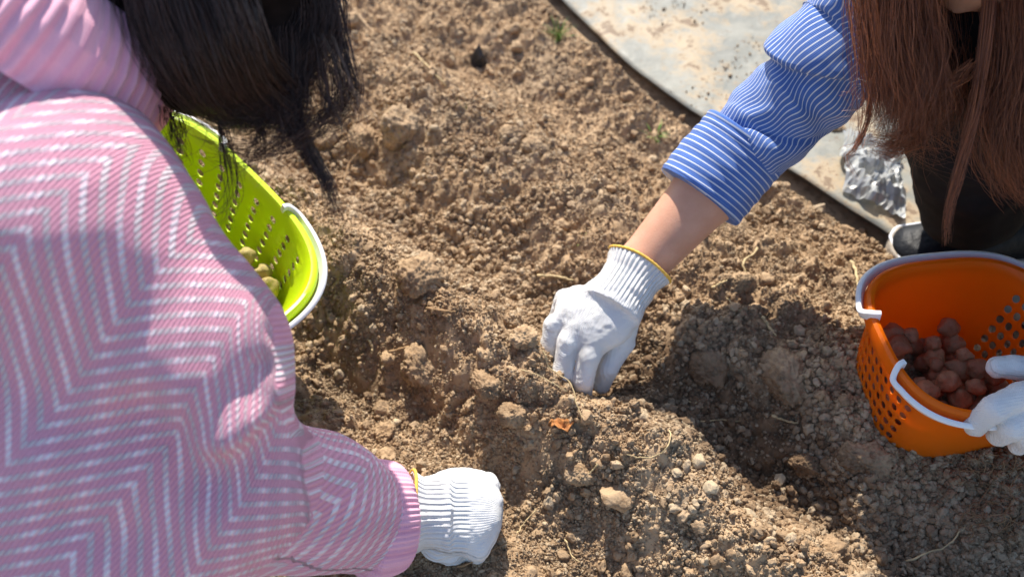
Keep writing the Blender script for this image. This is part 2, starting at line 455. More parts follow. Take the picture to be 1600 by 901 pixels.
# ------------------------------------------------------------------ soil crumbs: uncountable, one object, instanced granules
def crumbs():
    n = 330000
    # sample positions uniformly in the view's footprint (denser where the camera is near)
    px = rng.uniform(-60, 1660, n); py = rng.uniform(-40, 960, n)
    r = FW[None] + RT[None] * ((px - 800) / FPX)[:, None] + UP[None] * ((450 - py) / FPX)[:, None]
    t = -H_CAM / r[:, 2]; q = C0[None] + r * t[:, None]
    q = q[:, :2] + rng.normal(0, .01, (n, 2))
    cl = fbm(q * 11, 3, 55)
    size = .00105 * (1 - rng.random(n)) ** (-1 / 2.9)
    sf = SN(q); zone = np.exp(-((sf - S_F) / .10) ** 2) + sstep(.1, .35, q[:, 0] - q[:, 1] * .35 + .05 * cl)
    size = np.where((rng.random(n) < .20 * np.clip(zone, 0, 1)), rng.uniform(.0028, .0062, n), size)
    size = np.minimum(size, .0080)
    # larger granules gather in the low places and in patches
    cl2 = fbm(q * 23, 2, 155)
    keep = (film_side(q) < -.012) & (rng.random(n) < np.where(size > .0035, .08 + .92 * sstep(-.1, .35, cl + .6 * cl2), .55 + .45 * sstep(-.4, .2, cl)))
    fs = film_side(q); on = (fs > .004) & (fbm(q * 7 + 3, 4, 91, .6) > .26) & (size < .004) & (rng.random(n) < .05)
    q, size, on = q[keep | on], size[keep | on], on[keep | on]
    h = ground_h(q); h = np.where(on, -.0078 + .0045 * fbm(q * 5, 3, 41), h)
    d = .0025
    
    z = h + size * rng.uniform(.0, .75, len(q))
    me = bpy.data.meshes.new('soil_crumbs')
    V = np.concatenate([q, z[:, None]], -1).astype(np.float32)
    me.vertices.add(len(V)); me.vertices.foreach_set('co', V.ravel())
    a = me.attributes.new('size', 'FLOAT', 'POINT'); a.data.foreach_set('value', size.astype(np.float32))
    a = me.attributes.new('rot', 'FLOAT_VECTOR', 'POINT'); a.data.foreach_set('vector', rng.uniform(0, 6.283, (len(q), 3)).astype(np.float32).ravel())
    a = me.attributes.new('kind_index', 'INT', 'POINT'); a.data.foreach_set('value', rng.integers(0, 8, len(q)).astype(np.int32))
    me.update()
    o = bpy.data.objects.new('soil_crumbs', me); COL.objects.link(o); tag(o, kind='stuff')
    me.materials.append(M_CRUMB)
    ng = bpy.data.node_groups.new('crumb_scatter', 'GeometryNodeTree')
    ng.interface.new_socket('Geometry', in_out='INPUT', socket_type='NodeSocketGeometry')
    ng.interface.new_socket('Geometry', in_out='OUTPUT', socket_type='NodeSocketGeometry')
    N = ng.nodes; L = ng.links
    gi_ = N.new('NodeGroupInput'); go = N.new('NodeGroupOutput')
    g2i = N.new('GeometryNodeGeometryToInstance')
    for k in range(8):
        ico = N.new('GeometryNodeMeshIcoSphere'); ico.inputs['Radius'].default_value = 1; ico.inputs['Subdivisions'].default_value = 3
        pos = N.new('GeometryNodeInputPosition')
        ad = N.new('ShaderNodeVectorMath'); ad.operation = 'ADD'; ad.inputs[1].default_value = (k * 7.3, k * 3.1, k * 1.7)
        L.new(pos.outputs[0], ad.inputs[0])
        nz = N.new('ShaderNodeTexNoise'); nz.inputs['Scale'].default_value = 1.15; nz.inputs['Detail'].default_value = 4; nz.inputs['Roughness'].default_value = .62
        L.new(ad.outputs[0], nz.inputs['Vector'])
        sb = N.new('ShaderNodeVectorMath'); sb.operation = 'SUBTRACT'; sb.inputs[1].default_value = (.5, .5, .5)
        L.new(nz.outputs['Color'], sb.inputs[0])
        sc = N.new('ShaderNodeVectorMath'); sc.operation = 'SCALE'; sc.inputs['Scale'].default_value = 1.9
        L.new(sb.outputs[0], sc.inputs[0])
        sp = N.new('GeometryNodeSetPosition'); L.new(ico.outputs['Mesh'], sp.inputs['Geometry']); L.new(sc.outputs[0], sp.inputs['Offset'])
        tr = N.new('GeometryNodeTransform'); L.new(sp.outputs[0], tr.inputs[0]); tr.inputs['Scale'].default_value = (1, .6 + .1 * (k % 4), .55 + .09 * (k % 3))
        ss = N.new('GeometryNodeSetShadeSmooth'); L.new(tr.outputs[0], ss.inputs[0]); ss.inputs['Shade Smooth'].default_value = True
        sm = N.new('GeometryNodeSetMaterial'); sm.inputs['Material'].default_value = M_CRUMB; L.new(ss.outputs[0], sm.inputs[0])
        L.new(sm.outputs[0], g2i.inputs[0])
    iop = N.new('GeometryNodeInstanceOnPoints'); L.new(gi_.outputs[0], iop.inputs['Points']); L.new(g2i.outputs[0], iop.inputs['Instance'])
    iop.inputs['Pick Instance'].default_value = True
    def attr(nm, typ):
        a = N.new('GeometryNodeInputNamedAttribute'); a.data_type = typ; a.inputs['Name'].default_value = nm
        return [x for x in a.outputs if x.enabled and x.name == 'Attribute'][0]
    L.new(attr('kind_index', 'INT'), iop.inputs['Instance Index'])
    L.new(attr('rot', 'FLOAT_VECTOR'), iop.inputs['Rotation'])
    L.new(attr('size', 'FLOAT'), iop.inputs['Scale'])
    L.new(iop.outputs[0], go.inputs[0])
    m = o.modifiers.new('scatter', 'NODES'); m.node_group = ng
    return o
crumbs()

# ------------------------------------------------------------------ ground film (weed sheet) beyond the bed
def film():
    E = [e[:2] for e in FILM_EDGE]
    pts = []
    for a, b in zip(E[:-1], E[1:]):
        m = max(2, int(np.linalg.norm(b - a) / .012))
        for k in range(m): pts.append(a + (b - a) * k / m)
    pts.append(E[-1]); pts = np.array(pts)
    for _ in range(12): pts[1:-1] = (pts[:-2] + 2 * pts[1:-1] + pts[2:]) / 4
    out = np.array([.62, .78])
    offs = np.concatenate([np.arange(0, .9, .012), [1.0, 1.15, 1.4, 1.8, 2.4]])
    V = pts[:, None, :] + out[None, None] * offs[None, :, None]
    wob = .003 * vnoise(np.stack([np.arange(len(pts)) * .11, np.zeros(len(pts))], -1), 4)
    V[:, 0, :] += wob[:, None] * out; V[:, 1:3] += 0
    z = -.0080 + .0045 * fbm(V * 5, 3, 41) + .0012 * fbm(V * 30, 2, 43)
    # soil spills onto the sheet's edge here and there
    top = np.concatenate([V, z[..., None]], -1)
    nr, nc = top.shape[:2]
    edge = top[:, 0].copy(); edge[:, 2] -= .011; edge[:, :2] += out * .006
    allv = np.concatenate([edge[:, None], top[:, :1] - np.array([0, 0, .0015]), top], 1)
    nc += 2
    idx = np.arange(nr * nc).reshape(nr, nc)
    F = np.stack([idx[:-1, :-1], idx[1:, :-1], idx[1:, 1:], idx[:-1, 1:]], -1)
    fm = np.zeros(F.shape[:2], int); fm[:, 0] = 1  # near lip black: shade under the sheet painted as a dark strip
    o = mesh_np('ground_film', allv.reshape(-1, 3), F.reshape(-1, 4), mats=[M_FILM, M_BLACK], fmat=fm.ravel())
    tag(o, 'dusty grey sheet of ground film with a dark edge beyond the tilled bed', 'ground sheet')
film()

# ------------------------------------------------------------------ clods and stones
def ico(sub):
    bm = bmesh.new(); bmesh.ops.create_icosphere(bm, subdivisions=sub, radius=1)
    V = np.array([v.co[:] for v in bm.verts]); F = np.array([[v.index for v in f.verts] for f in bm.faces]); bm.free(); return V, F
ICO4, ICO5 = ico(4), ico(5)
ICO3 = ico(3)
def lump(seed, kind='clod', sub=4):
    V, F = {3: ICO3, 4: ICO4, 5: ICO5}[sub]; V = V.copy()
    r = np.random.default_rng(seed)
    # faceted block: clip a sphere by random planes
    nrm = r.normal(size=(9 if kind == 'clod' else 11, 3)); nrm /= np.linalg.norm(nrm, axis=1)[:, None]
    off = r.uniform(.62, .95, len(nrm))
    s = 1 / np.maximum(1, (V @ nrm.T / off).max(1)); V = V * s[:, None]
    n0 = V / np.linalg.norm(V, axis=1)[:, None]
    if kind == 'clod':
        g = fbm(V * 1.6 + seed * 3.7, 2, seed) * .22 + (np.abs(fbm(V * 4.5 + seed, 4, seed + 3, .62))) * .30 + fbm(V * 13, 4, seed + 5, .7) * .22
    else:
        g = fbm(V * 1.5 + seed, 2, seed) * .10 + fbm(V * 6, 4, seed + 3) * .05
    V = V + n0 * g[:, None]
    V = V * (r.uniform(.85, 1.15), r.uniform(.75, 1.0), r.uniform(.55, .8))
    return V, F
CLODM = []
for k in range(8):
    V, F = lump(100 + k)
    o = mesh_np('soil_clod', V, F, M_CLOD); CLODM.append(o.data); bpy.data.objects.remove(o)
CLODS = []
for k in range(5):
    V, F = lump(140 + k, sub=3)
    o = mesh_np('soil_clod', V, F, M_CLOD); CLODS.append(o.data); bpy.data.objects.remove(o)
used_spots = []
def put(name, me, px, py, rpx, label, cat, group=None, rz=None, sink=.18, flat=1.):
    q = GG(px, py); d = float((q - C0) @ FW); r = rpx / FPX * d
    o = bpy.data.objects.new(name, me); COL.objects.link(o)
    o.location = (q[0], q[1], q[2] + r * sink); o.scale = (r, r, r * flat)
    o.rotation_euler = (random.uniform(-.3, .3), random.uniform(-.3, .3), random.uniform(0, 6.28) if rz is None else rz)
    used_spots.append((px, py, rpx)); tag(o, label, cat, group); return o
random.seed(5)
def unique(name, px, py, rpx, label, cat, seed, kind='clod', mat=None, sub=5, **kw):
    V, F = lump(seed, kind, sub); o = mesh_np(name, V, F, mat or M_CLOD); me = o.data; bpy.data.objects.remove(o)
    return put(name, me, px, py, rpx, label, cat, **kw)
unique('soil_clod', 655, 430, 42, 'large crusty tan clod lying alone left of the middle of the bed', 'clod', 1, rz=-.5, flat=.9)
unique('soil_clod', 570, 222, 28, 'dark lumpy clod beside the tip of the dark hair lock, left of a taller clod', 'clod', 2)
unique('soil_clod', 622, 205, 32, 'tall rough clod casting shade at the upper left of the bed', 'clod', 3, flat=1.3)
unique('soil_clod', 503, 218, 24, 'tan clod lying just right of the loose dark hair wisps', 'clod', 4)
unique('soil_clod', 1225, 592, 44, 'big dark undercut clod between the kneeling shadow and the orange basket', 'clod', 5)
unique('soil_clod', 1355, 718, 36, 'round grey-brown clod below the strip of light by the orange basket', 'clod', 6)
unique('soil_clod', 1255, 728, 24, 'half-buried grey clod left of the round one in shade below the basket', 'clod', 7)
unique('soil_clod', 600, 678, 20, 'angular tan clod upper one of two above the pink sleeve', 'clod', 8)
unique('soil_clod', 602, 716, 19, 'block-shaped tan clod lower one of two above the pink sleeve', 'clod', 9)
unique('soil_clod', 1300, 866, 34, 'reddish-brown crumbling clod at the bottom edge right of the middle', 'clod', 10)
unique('soil_clod', 655, 575, 34, 'crumbly pale clod on the ridge below a lying twig', 'clod', 11)
unique('soil_clod', 1105, 575, 32, 'large dim clod on the shaded slope right of the pinching glove', 'clod', 12)
unique('soil_clod', 800, 215, 22, 'blurred tan clod pair member highest in the upper middle of the bed', 'clod', 13)
unique('soil_clod', 835, 232, 20, 'blurred brown clod just right of its tan neighbour in the upper middle', 'clod', 14)
unique('soil_clod', 1158, 440, 19, 'smooth dusty clod at the foot of the bent pale stalk', 'clod', 15)
unique('soil_clod', 1102, 165, 15, 'brown clod near the film edge left of the blue cuff', 'clod', 16)
unique('soil_clod', 820, 530, 25, 'crusty clod left of the curled glove fingers', 'clod', 17)
unique('soil_clod', 760, 602, 26, 'pale flattish clod on the ridge below left of the pinching glove', 'clod', 18)
unique('soil_clod', 800, 648, 22, 'tan clod left of the orange dry leaf on the ridge', 'clod', 19)
unique('soil_clod', 905, 740, 26, 'brown clod partly sunk above left of the flat pale stone', 'clod', 22)
unique('stone', 963, 778, 31, 'flat rounded tan stone lying on the ridge in the lower middle', 'stone', 20, 'stone', None, flat=.8)
unique('stone', 1170, 804, 13, 'small pale angular stone at the shadow edge lower right of the ridge', 'stone', 21, 'stone', M_STONE)
unique('stone', 1110, 762, 14, 'whitish stone half buried where light meets the shaded furrow', 'stone', 23, 'stone', M_STONE)
unique('stone', 1093, 722, 14, 'upright wedge of pale stone on the shaded furrow edge', 'stone', 24, 'stone', M_STONE, flat=1.5)
unique('stone', 1218, 748, 10, 'little grey stone in the shade left of the clods below the basket', 'stone', 25, 'stone', M_STONE)
unique('stone', 619, 660, 9, 'small cream stone touching the angular clod above the sleeve', 'stone', 26, 'stone', M_STONE)
unique('stone', 526, 15, 13, 'white blurred stone by the dark hair at the top edge', 'stone', 27, 'stone', M_STONE)
unique('stone', 916, 652, 13, 'cube-like tan stone just below the gloved fingertips', 'stone', 28, 'stone', None)
unique('soil_clod', 1295, 212, 20, 'lone brown clod sitting on the grey ground film by the foil', 'clod', 29, sink=1.0)
def generic():
    n = 0; tries = 0; r = random.Random(11)
    boxes = [(230, 180, 520, 540), (830, 370, 1060, 650), (560, 700, 800, 901), (1330, 390, 1600, 720)]
    while n < 130 and tries < 9000:
        tries += 1
        px, py = r.uniform(430, 1595), r.uniform(0, 895)
        rp = 5.0 + 9 * r.random() ** 2.8
        if film_side(np.array([G(px, py)[:2]]))[0] > -.03: continue
        if any(a < px < c and b < py < d for a, b, c, d in boxes): continue
        if any((px - a) ** 2 + (py - b) ** 2 < (1.0 * (c + rp)) ** 2 for a, b, c in used_spots): continue
        if px < 560 and py > 520: continue
        put('soil_clod', r.choice(CLODM if rp > 11 else CLODS), px, py, rp, 'small brown clod, one of the many loose crumbly ones strewn over the tilled bed', 'clod',
            'small loose clods strewn over the bed', sink=r.uniform(.1, .5)); n += 1
generic()
# dark plastic scrap, dirt lumps on the film
def shard():
    q = GG(748, 103, .0)
    V = [(-.013, -.004, -.004), (.013, -.006, -.004), (.015, .004, .004), (.002, .008, .042), (-.006, .006, .030), (-.015, .003, .012), (.000, -.004, .016), (.010, -.001, .020)]
    F = [(0, 1, 7, 6), (1, 2, 7), (7, 2, 3), (6, 7, 3), (6, 3, 4), (0, 6, 4), (0, 4, 5)]
    o = mesh_py('plastic_scrap', [np.array(v) * .95 + q for v in V], F, M_BLACK, smooth=False)
    modify(o, ('SOLIDIFY', dict(thickness=.002)), ('BEVEL', dict(width=.001, segments=2)))
    tag(o, 'blue-black scrap of plastic sticking out of soil in the upper middle', 'plastic scrap')
shard()

# ------------------------------------------------------------------ stalks, roots, leaf, grass
def catmull(pts, n):
    pts = np.asarray(pts, float); m = len(pts)
    if m == 2: return pts[0] + (pts[1] - pts[0]) * np.linspace(0, 1, n)[:, None]
    e = np.concatenate([[2 * pts[0] - pts[1]], pts, [2 * pts[-1] - pts[-2]]])
    t = np.linspace(0, m - 1 - 1e-9, n); i = t.astype(int); f = (t - i)[:, None]
    a, b, c, d = e[i], e[i + 1], e[i + 2], e[i + 3]
    return .5 * (2 * b + (c - a) * f + (2 * a - 5 * b + 4 * c - d) * f ** 2 + (3 * b - a - 3 * c + d) * f ** 3)
def frames(path, up0=(0, 0, 1)):
    T = np.gradient(path, axis=0); T /= np.linalg.norm(T, axis=1)[:, None] + 1e-12
    U = np.zeros_like(T); u = np.array(up0, float)
    for i, t in enumerate(T):
        u = u - t * (u @ t); nn = np.linalg.norm(u)
        u = u / nn if nn > 1e-6 else np.array([1., 0, 0]); U[i] = u
    return T, U, np.cross(T, U)
def tube_vf(path, rad, k=7, up0=(0, 0, 1), cap=True):
    n = len(path); T, U, W = frames(path, up0); rad = np.broadcast_to(rad, (n,))
    a = np.arange(k) * 2 * np.pi / k
    V = path[:, None] + rad[:, None, None] * (np.cos(a)[None, :, None] * U[:, None] + np.sin(a)[None, :, None] * W[:, None])
    idx = np.arange(n * k).reshape(n, k); r = np.roll(idx, -1, 1)
    F = np.stack([idx[:-1], r[:-1], r[1:], idx[1:]], -1).reshape(-1, 4)
    V = V.reshape(-1, 3)
    if cap:
        V = np.concatenate([V, path[:1], path[-1:]]); c0, c1 = n * k, n * k + 1
        F = np.concatenate([F, np.stack([r[0], idx[0], np.full(k, c0), np.full(k, c0)], -1), np.stack([idx[-1], r[-1], np.full(k, c1), np.full(k, c1)], -1)])
    return V, F
def faces_clean(F): return [tuple(dict.fromkeys(int(v) for v in f)) for f in F]
def strand_thing(name, pix, rad_mm, label, cat, mat, lift=.003, seed=0, group=None, taper=.4, arch=0.):
    pts = [GG(a, b, lift) for a, b in pix]
    hi = max(p[2] for p in pts)
    pts = [np.array([p[0], p[1], max(p[2], hi - .012)]) for p in pts]
    path = catmull(pts, 12 * len(pts)); s = np.linspace(0, 1, len(path))
    path[:, 2] += arch * np.sin(s * np.pi)
    path += .0009 * np.stack([vnoise(np.stack([s * 14, s * 0 + seed + k * 5.5], -1), seed) for k in range(3)], -1)
    V, F = tube_vf(path, rad_mm / 1000 * (1 - taper * s) * (1 + .2 * vnoise(np.stack([s * 20, s * 0], -1), seed + 3)))
    o = mesh_py(name, V, faces_clean(F), mat); tag(o, label, cat, group); return o
strand_thing('stalk', [(1190, 368), (1178, 398), (1160, 415), (1163, 432)], 2.0, 'bent pale dry stalk standing near the middle right of the bed', 'stalk', M_STRAW, .008)
strand_thing('stalk', [(1190, 498), (1200, 513), (1211, 528)], 2.1, 'short thick straw piece lying right of the pinching hand', 'stalk', M_STRAW, .005)
strand_thing('stalk', [(1328, 412), (1336, 432), (1338, 452)], 2.4, 'pale straw stub beside the white handle of the orange basket', 'stalk', M_STRAW, .006)
strand_thing('twig', [(610, 556), (635, 549), (660, 546)], 2.0, 'short brown twig lying on the ridge left of the hand', 'twig', M_ROOT, .009, taper=.2)
strand_thing('twig', [(668, 486), (690, 490), (712, 492)], 1.9, 'reddish-brown twig below the large crusty clod', 'twig', M_ROOT, .007, taper=.2)
strand_thing('twig', [(566, 252), (552, 280), (536, 310)], 1.1, 'thin upright brown twig right of the hair lock', 'twig', M_ROOT, .014)
strand_thing('twig', [(840, 434), (870, 436), (895, 441)], 2.0, 'thick tan twig left of the glove wrist', 'twig', M_STRAW, .006, taper=.1)
strand_thing('root', [(1045, 678), (1042, 700), (1026, 717), (1004, 722), (976, 720)], .8, 'pale wiry root curling up at the shaded furrow edge below the hand', 'root', M_STRAW, .010)
strand_thing('root', [(933, 728), (918, 748), (903, 762)], 1.0, 'thin pale root on the ridge above left of the flat stone', 'root', M_STRAW, .008)
strand_thing('root', [(849, 556), (856, 580), (872, 596), (890, 612), (900, 640), (908, 668)], .9, 'light brown root running beside the curled glove fingers', 'root', M_STRAW, .012)
strand_thing('root', [(815, 584), (838, 592), (862, 604), (885, 618)], .7, 'fine root across the ridge left of the gloved fingertips', 'root', M_STRAW, .010)
strand_thing('root', [(1075, 630), (1083, 633), (1092, 628)], .8, 'tiny pale fibre in the dark furrow', 'root', M_STRAW, .006)
strand_thing('straw', [(1093, 662), (1125, 660), (1158, 662)], .8, 'thin straw lying level in the dark furrow', 'straw', M_STRAW, .008)
strand_thing('straw', [(1092, 634), (1098, 642), (1104, 645)], .9, 'short straw chip above the level straw in the furrow', 'straw', M_STRAW, .006)
strand_thing('straw', [(1205, 652), (1225, 660), (1245, 664)], 1.6, 'flat grey straw on the shaded slope', 'straw', M_STRAW, .006)
strand_thing('root', [(1395, 897), (1430, 880), (1462, 868), (1490, 840), (1512, 815)], 1.1, 'long pale root lying in the shade at the bottom right', 'root', M_STRAW, .007)
strand_thing('root', [(716, 890), (742, 880), (768, 866), (790, 860), (806, 862)], 1.0, 'brown root beside the closed fist at the bottom', 'root', M_ROOT, .010)
strand_thing('root', [(838, 798), (820, 818), (812, 832), (806, 836)], .8, 'short curled root right of the closed fist', 'root', M_STRAW, .008)
strand_thing('root', [(883, 845), (892, 868), (905, 880)], .9, 'small root at the bottom edge below the flat stone', 'root', M_STRAW, .006)
strand_thing('straw', [(648, 95), (668, 108), (690, 130), (697, 140)], 2.0, 'blurred straw in the far soil at the upper left', 'straw', M_STRAW, .006)
strand_thing('straw', [(520, 690), (545, 700), (572, 706)], 1.3, 'thin straw above the pink sleeve by the elbow', 'straw', M_STRAW, .006)
strand_thing('straw', [(578, 535), (583, 548), (581, 556)], 1.8, 'tiny bright straw chip in the trench near the lime basket', 'straw', M_STRAW, .006)
strand_thing('straw', [(1135, 470), (1146, 482), (1156, 490)], 1.1, 'fine dry straw above the short thick one', 'straw', M_STRAW, .006)
strand_thing('straw', [(1112, 452), (1124, 446), (1136, 440)], 1.9, 'pale straw piece left of the dusty clod', 'straw', M_STRAW, .005)
def root_tangle():
    r = random.Random(3); Vs, Fs, off = [], [], 0
    for k in range(46):
        a = (r.uniform(1500, 1600), r.uniform(715, 850)); ang = r.uniform(0, 6.28); pts = [a]
        for j in range(4):
            ang += r.uniform(-1.1, 1.1); L = r.uniform(10, 26); pts.append((pts[-1][0] + L * math.cos(ang), pts[-1][1] + L * .8 * math.sin(ang)))
        P3 = [GG(x, y, .004 + .014 * r.random()) for x, y in pts]
        path = catmull(P3, 24); V, F = tube_vf(path, np.linspace(.0007, .0003, 24), 4)
        Vs.append(V); Fs.append(F + off); off += len(V)
    o = mesh_py('root_tangle', np.concatenate(Vs), faces_clean(np.concatenate(Fs)), M_ROOT)
    tag(o, 'tangle of fine brown roots in the shade below the orange basket', 'roots')
root_tangle()
def leaf():
    q = GG(876, 668, .006); V, F = [], []
    n = 9
    for i in range(n):
        for j in range(5):
            s = i / (n - 1); w = math.sin(s * math.pi) ** .7 * .007 * (1 + .3 * math.sin(i * 2.4)); t = j / 4 * 2 - 1
            V.append(q + np.array([(s - .5) * .028, t * w + .002 * math.sin(s * 7), .004 * abs(t) + .003 * math.sin(s * 9 + t * 2)]))
    for i in range(n - 1):
        for j in range(4): a = i * 5 + j; F.append((a, a + 1, a + 6, a + 5))
    o = mesh_py('leaf', V, F, M_LEAF); modify(o, ('SOLIDIFY', dict(thickness=.0006)))
    tag(o, 'small rust-orange dry leaf on the ridge below the glove', 'leaf')
leaf()
def tuft(px, py, n, hgt, spread, label, seed):
    r = random.Random(seed); root = thing('grass_tuft', label, 'grass tuft', loc=tuple(GG(px, py)))
    for k in range(n):
        a = r.uniform(0, 6.28); L = hgt * r.uniform(.5, 1.1); lean = r.uniform(.2, .9) * spread
        b = np.array([math.cos(a), math.sin(a), 0]); s0 = b * r.uniform(0, .012) ; w = np.array([-b[1], b[0], 0]) * r.uniform(.0010, .0018)
        V, F = [], []
        for i in range(7):
            s = i / 6; c = s0 + b * lean * s * s + np.array([0, 0, L * s * (1 - .35 * s)]) - np.array([0, 0, .003])
            V += [c - w * (1 - s * .95), c + b * .0004, c + w * (1 - s * .95)]
            if i: j = i * 3; F += [(j - 3, j - 2, j + 1, j), (j - 2, j - 1, j + 2, j + 1)]
        mesh_py('blade', V, F, M_GREEN, root)
tuft(872, 58, 34, .042, .035, 'bright green grass tuft growing near the film edge at the top', 1)
tuft(1024, 212, 16, .020, .03, 'sparse low grass left of the blue sleeve cuff', 2)
tuft(908, 375, 5, .014, .008, 'tiny grass sprout left of the bare forearm', 3)
tuft(728, 172, 3, .026, .014, 'single green sprout with a pale stem in the far soil', 4)

# ------------------------------------------------------------------ baskets
def basket(name, label, mat, ctr, yaw, tilt, a, b, hgt, holes, hrot=0):
    """a = half length (handles hug the two ends), b = half width (perforated long sides)"""
    root = thing(name, label, 'basket'); root.location = ctr
    root.rotation_euler = Matrix.Rotation(yaw, 4, 'Z').to_euler() if not tilt else (Matrix.Rotation(tilt[1], 4, Vector((math.cos(tilt[0]), math.sin(tilt[0]), 0))) @ Matrix.Rotation(yaw, 4, 'Z')).to_euler()
    NU = 144; ex = 3.0
    th = np.linspace(0, 2 * np.pi, 4001)
    def outl(A, B, th):
        c, s = np.cos(th), np.sin(th); return np.stack([A * np.sign(c) * np.abs(c) ** (2 / ex), B * np.sign(s) * np.abs(s) ** (2 / ex)], -1)
    o0 = outl(a, b, th + np.pi / 2); L = np.concatenate([[0], np.cumsum(np.linalg.norm(np.diff(o0, axis=0), axis=1))])
    # start at the middle of the +Y long side
    thu = np.interp(np.linspace(0, L[-1], NU, endpoint=False), L, th + np.pi / 2)
    def ring(off, z): p = outl(a + off, b + off, thu); return np.concatenate([p, np.full((NU, 1), z)], -1)
    tap = holes['tap']                                                   # inward lean per metre of depth
    rows = []
    rows.append(('n', ring(-a * 0 - hgt * tap - .045, .0035)))
    rows.append(('n', ring(-hgt * tap - .012, .0020)))
    rows.append(('n', ring(-hgt * tap - .004, .0035)))
    rows.append(('n', ring(-hgt * tap + .000, .010)))
    nv, v0, v1 = holes['rows'], holes['z0'], holes['z1']
    for k in range(nv + 1):
        z = v0 + (v1 - v0) * k / nv; rows.append(('h' if k < nv else 'n', ring(-(hgt - z) * tap, z)))
    rows.append(('n', ring(-.010 * tap, hgt - .010)))
    for off, z in ((.0005, hgt - .003), (.0022, hgt - .0006), (.0050, hgt), (.0075, hgt - .0015), (.0085, hgt - .005), (.0085, hgt - .014), (.0070, hgt - .0145)):
        rows.append(('n', ring(off, z)))
    V = [tuple(p) for _, r in rows for p in r]; F = []
    step = holes['step']; half = holes['half']
    for j in range(len(rows) - 1):
        u = 0
        if rows[j][0] != 'h':
            for u in range(NU): F.append((j * NU + u, j * NU + (u + 1) % NU, (j + 1) * NU + (u + 1) % NU, (j + 1) * NU + u))
            continue
        row = j - 4
        def isin(u):                                          # u column start -> hole cell?
            for c in (0, NU // 2):
                d = (u - c + NU // 2) % NU - NU // 2
                if -half * step <= d < half * step: return True
            return False
        u = 0
        done = np.zeros(NU, bool)
        for c in (0, NU // 2):
            for k in range(-half, half):
                us = [(c + k * step + q) % NU for q in range(step + 1)]
                for q in us[:-1]: done[q] = True
                P00, P10 = np.array(V[j * NU + us[0]]), np.array(V[j * NU + us[-1]])
                P01, P11 = np.array(V[(j + 1) * NU + us[0]]), np.array(V[(j + 1) * NU + us[-1]])
                if abs(k + .5) > half - 1 and row in holes.get('skip', ()):
                    for q in range(step): F.append((j * NU + us[q], j * NU + us[q + 1], (j + 1) * NU + us[q + 1], (j + 1) * NU + us[q]))
                    continue
                sh = holes.get('shift', 0) * ((row % 2) - .5)
                E = []; NE = 16
                w = np.linalg.norm(P10 - P00); hh = np.linalg.norm(P01 - P00)
                ru, rv = holes['r'][0] / w, holes['r'][1] / hh
                for e in range(NE):
                    an = 2 * np.pi * e / NE
                    s, t = .5 + sh + ru * math.cos(an), .5 + rv * math.sin(an)
                    V.append(tuple(P00 * (1 - s) * (1 - t) + P10 * s * (1 - t) + P01 * (1 - s) * t + P11 * s * t)); E.append(len(V) - 1)
                bot = [j * NU + q for q in us]; top = [(j + 1) * NU + q for q in us]
                bnd = [top[-1]] ; 
                # corners in ellipse order: right-top, left-top, left-bottom, right-bottom
                cr, lt, lb, rb = top[-1], top[0], bot[0], bot[-1]
                for cor, e0 in ((cr, 0), (lt, 4), (lb, 8), (rb, 12)):
                    for e in range(4): F.append((E[(e0 + e) % NE], cor, E[(e0 + e + 1) % NE]))
                tl = top[::-1]
                for q in range(step): F.append((E[4], tl[q], tl[q + 1]))
                F.append((E[8], lt, lb))
                for q in range(step): F.append((E[12], bot[q], bot[q + 1]))
                F.append((E[0], rb, cr))
        for u in range(NU):
            if not done[u]: F.append((j * NU + u, j * NU + (u + 1) % NU, (j + 1) * NU + (u + 1) % NU, (j + 1) * NU + u))
    F.append(tuple(reversed(range(NU))))
    body = mesh_py('body', V, F, mat, root, True, 40)
    modify(body, ('SOLIDIFY', dict(thickness=.0020, offset=0)), ('BEVEL', dict(width=.0004, segments=1, limit_method='ANGLE', angle_limit=.8)))
    # two white handles folded down around the ends
    for sgn in (1, -1):
        t0, t1 = holes['grip']
        tt = np.linspace(-t0, t0, 60) if sgn > 0 else np.linspace(np.pi - t1, np.pi + t1, 60)
        o_ = outl(a + .0150, b + .0135, tt)
        path = np.concatenate([o_, np.full((60, 1), hgt - .007)], -1)
        e0 = outl(a + .0005, b + .0000, tt[[0, -1]])
        p0 = np.array([[*(o_[0] * .5 + e0[0] * .5), hgt + .001], [*e0[0], hgt + .0025]]); p1 = np.array([[*(o_[-1] * .5 + e0[1] * .5), hgt + .001], [*e0[1], hgt + .0025]])
        p0[:, 0] -= sgn * .002; p1[:, 0] -= sgn * .002
        path = catmull(np.concatenate([p0[::-1], path[1:-1:3], p1]), 110)
        T, U, W = frames(path, (0, 0, 1)); hv, hw = [], []
        prof = [(-.0056, -.0018), (-.0050, -.0028), (.0050, -.0028), (.0058, -.0018), (.0058, .0018), (.0050, .0028), (-.0050, .0028), (-.0056, .0018)]
        hv = np.stack([path + U * p[0] + W * p[1] for p in prof], 1)
        n, k = hv.shape[:2]; idx = np.arange(n * k).reshape(n, k); r = np.roll(idx, -1, 1)
        Fh = [tuple(map(int, f)) for f in np.stack([idx[:-1], r[:-1], r[1:], idx[1:]], -1).reshape(-1, 4)] + [tuple(range(k - 1, -1, -1)), tuple(range((n - 1) * k, n * k))]
        mesh_py('handle', hv.reshape(-1, 3), Fh, M_WHITEP, root, True, 50)
    return root
def local(root, p):
    bpy.context.view_layer.update(); return root.matrix_world @ Vector(p)

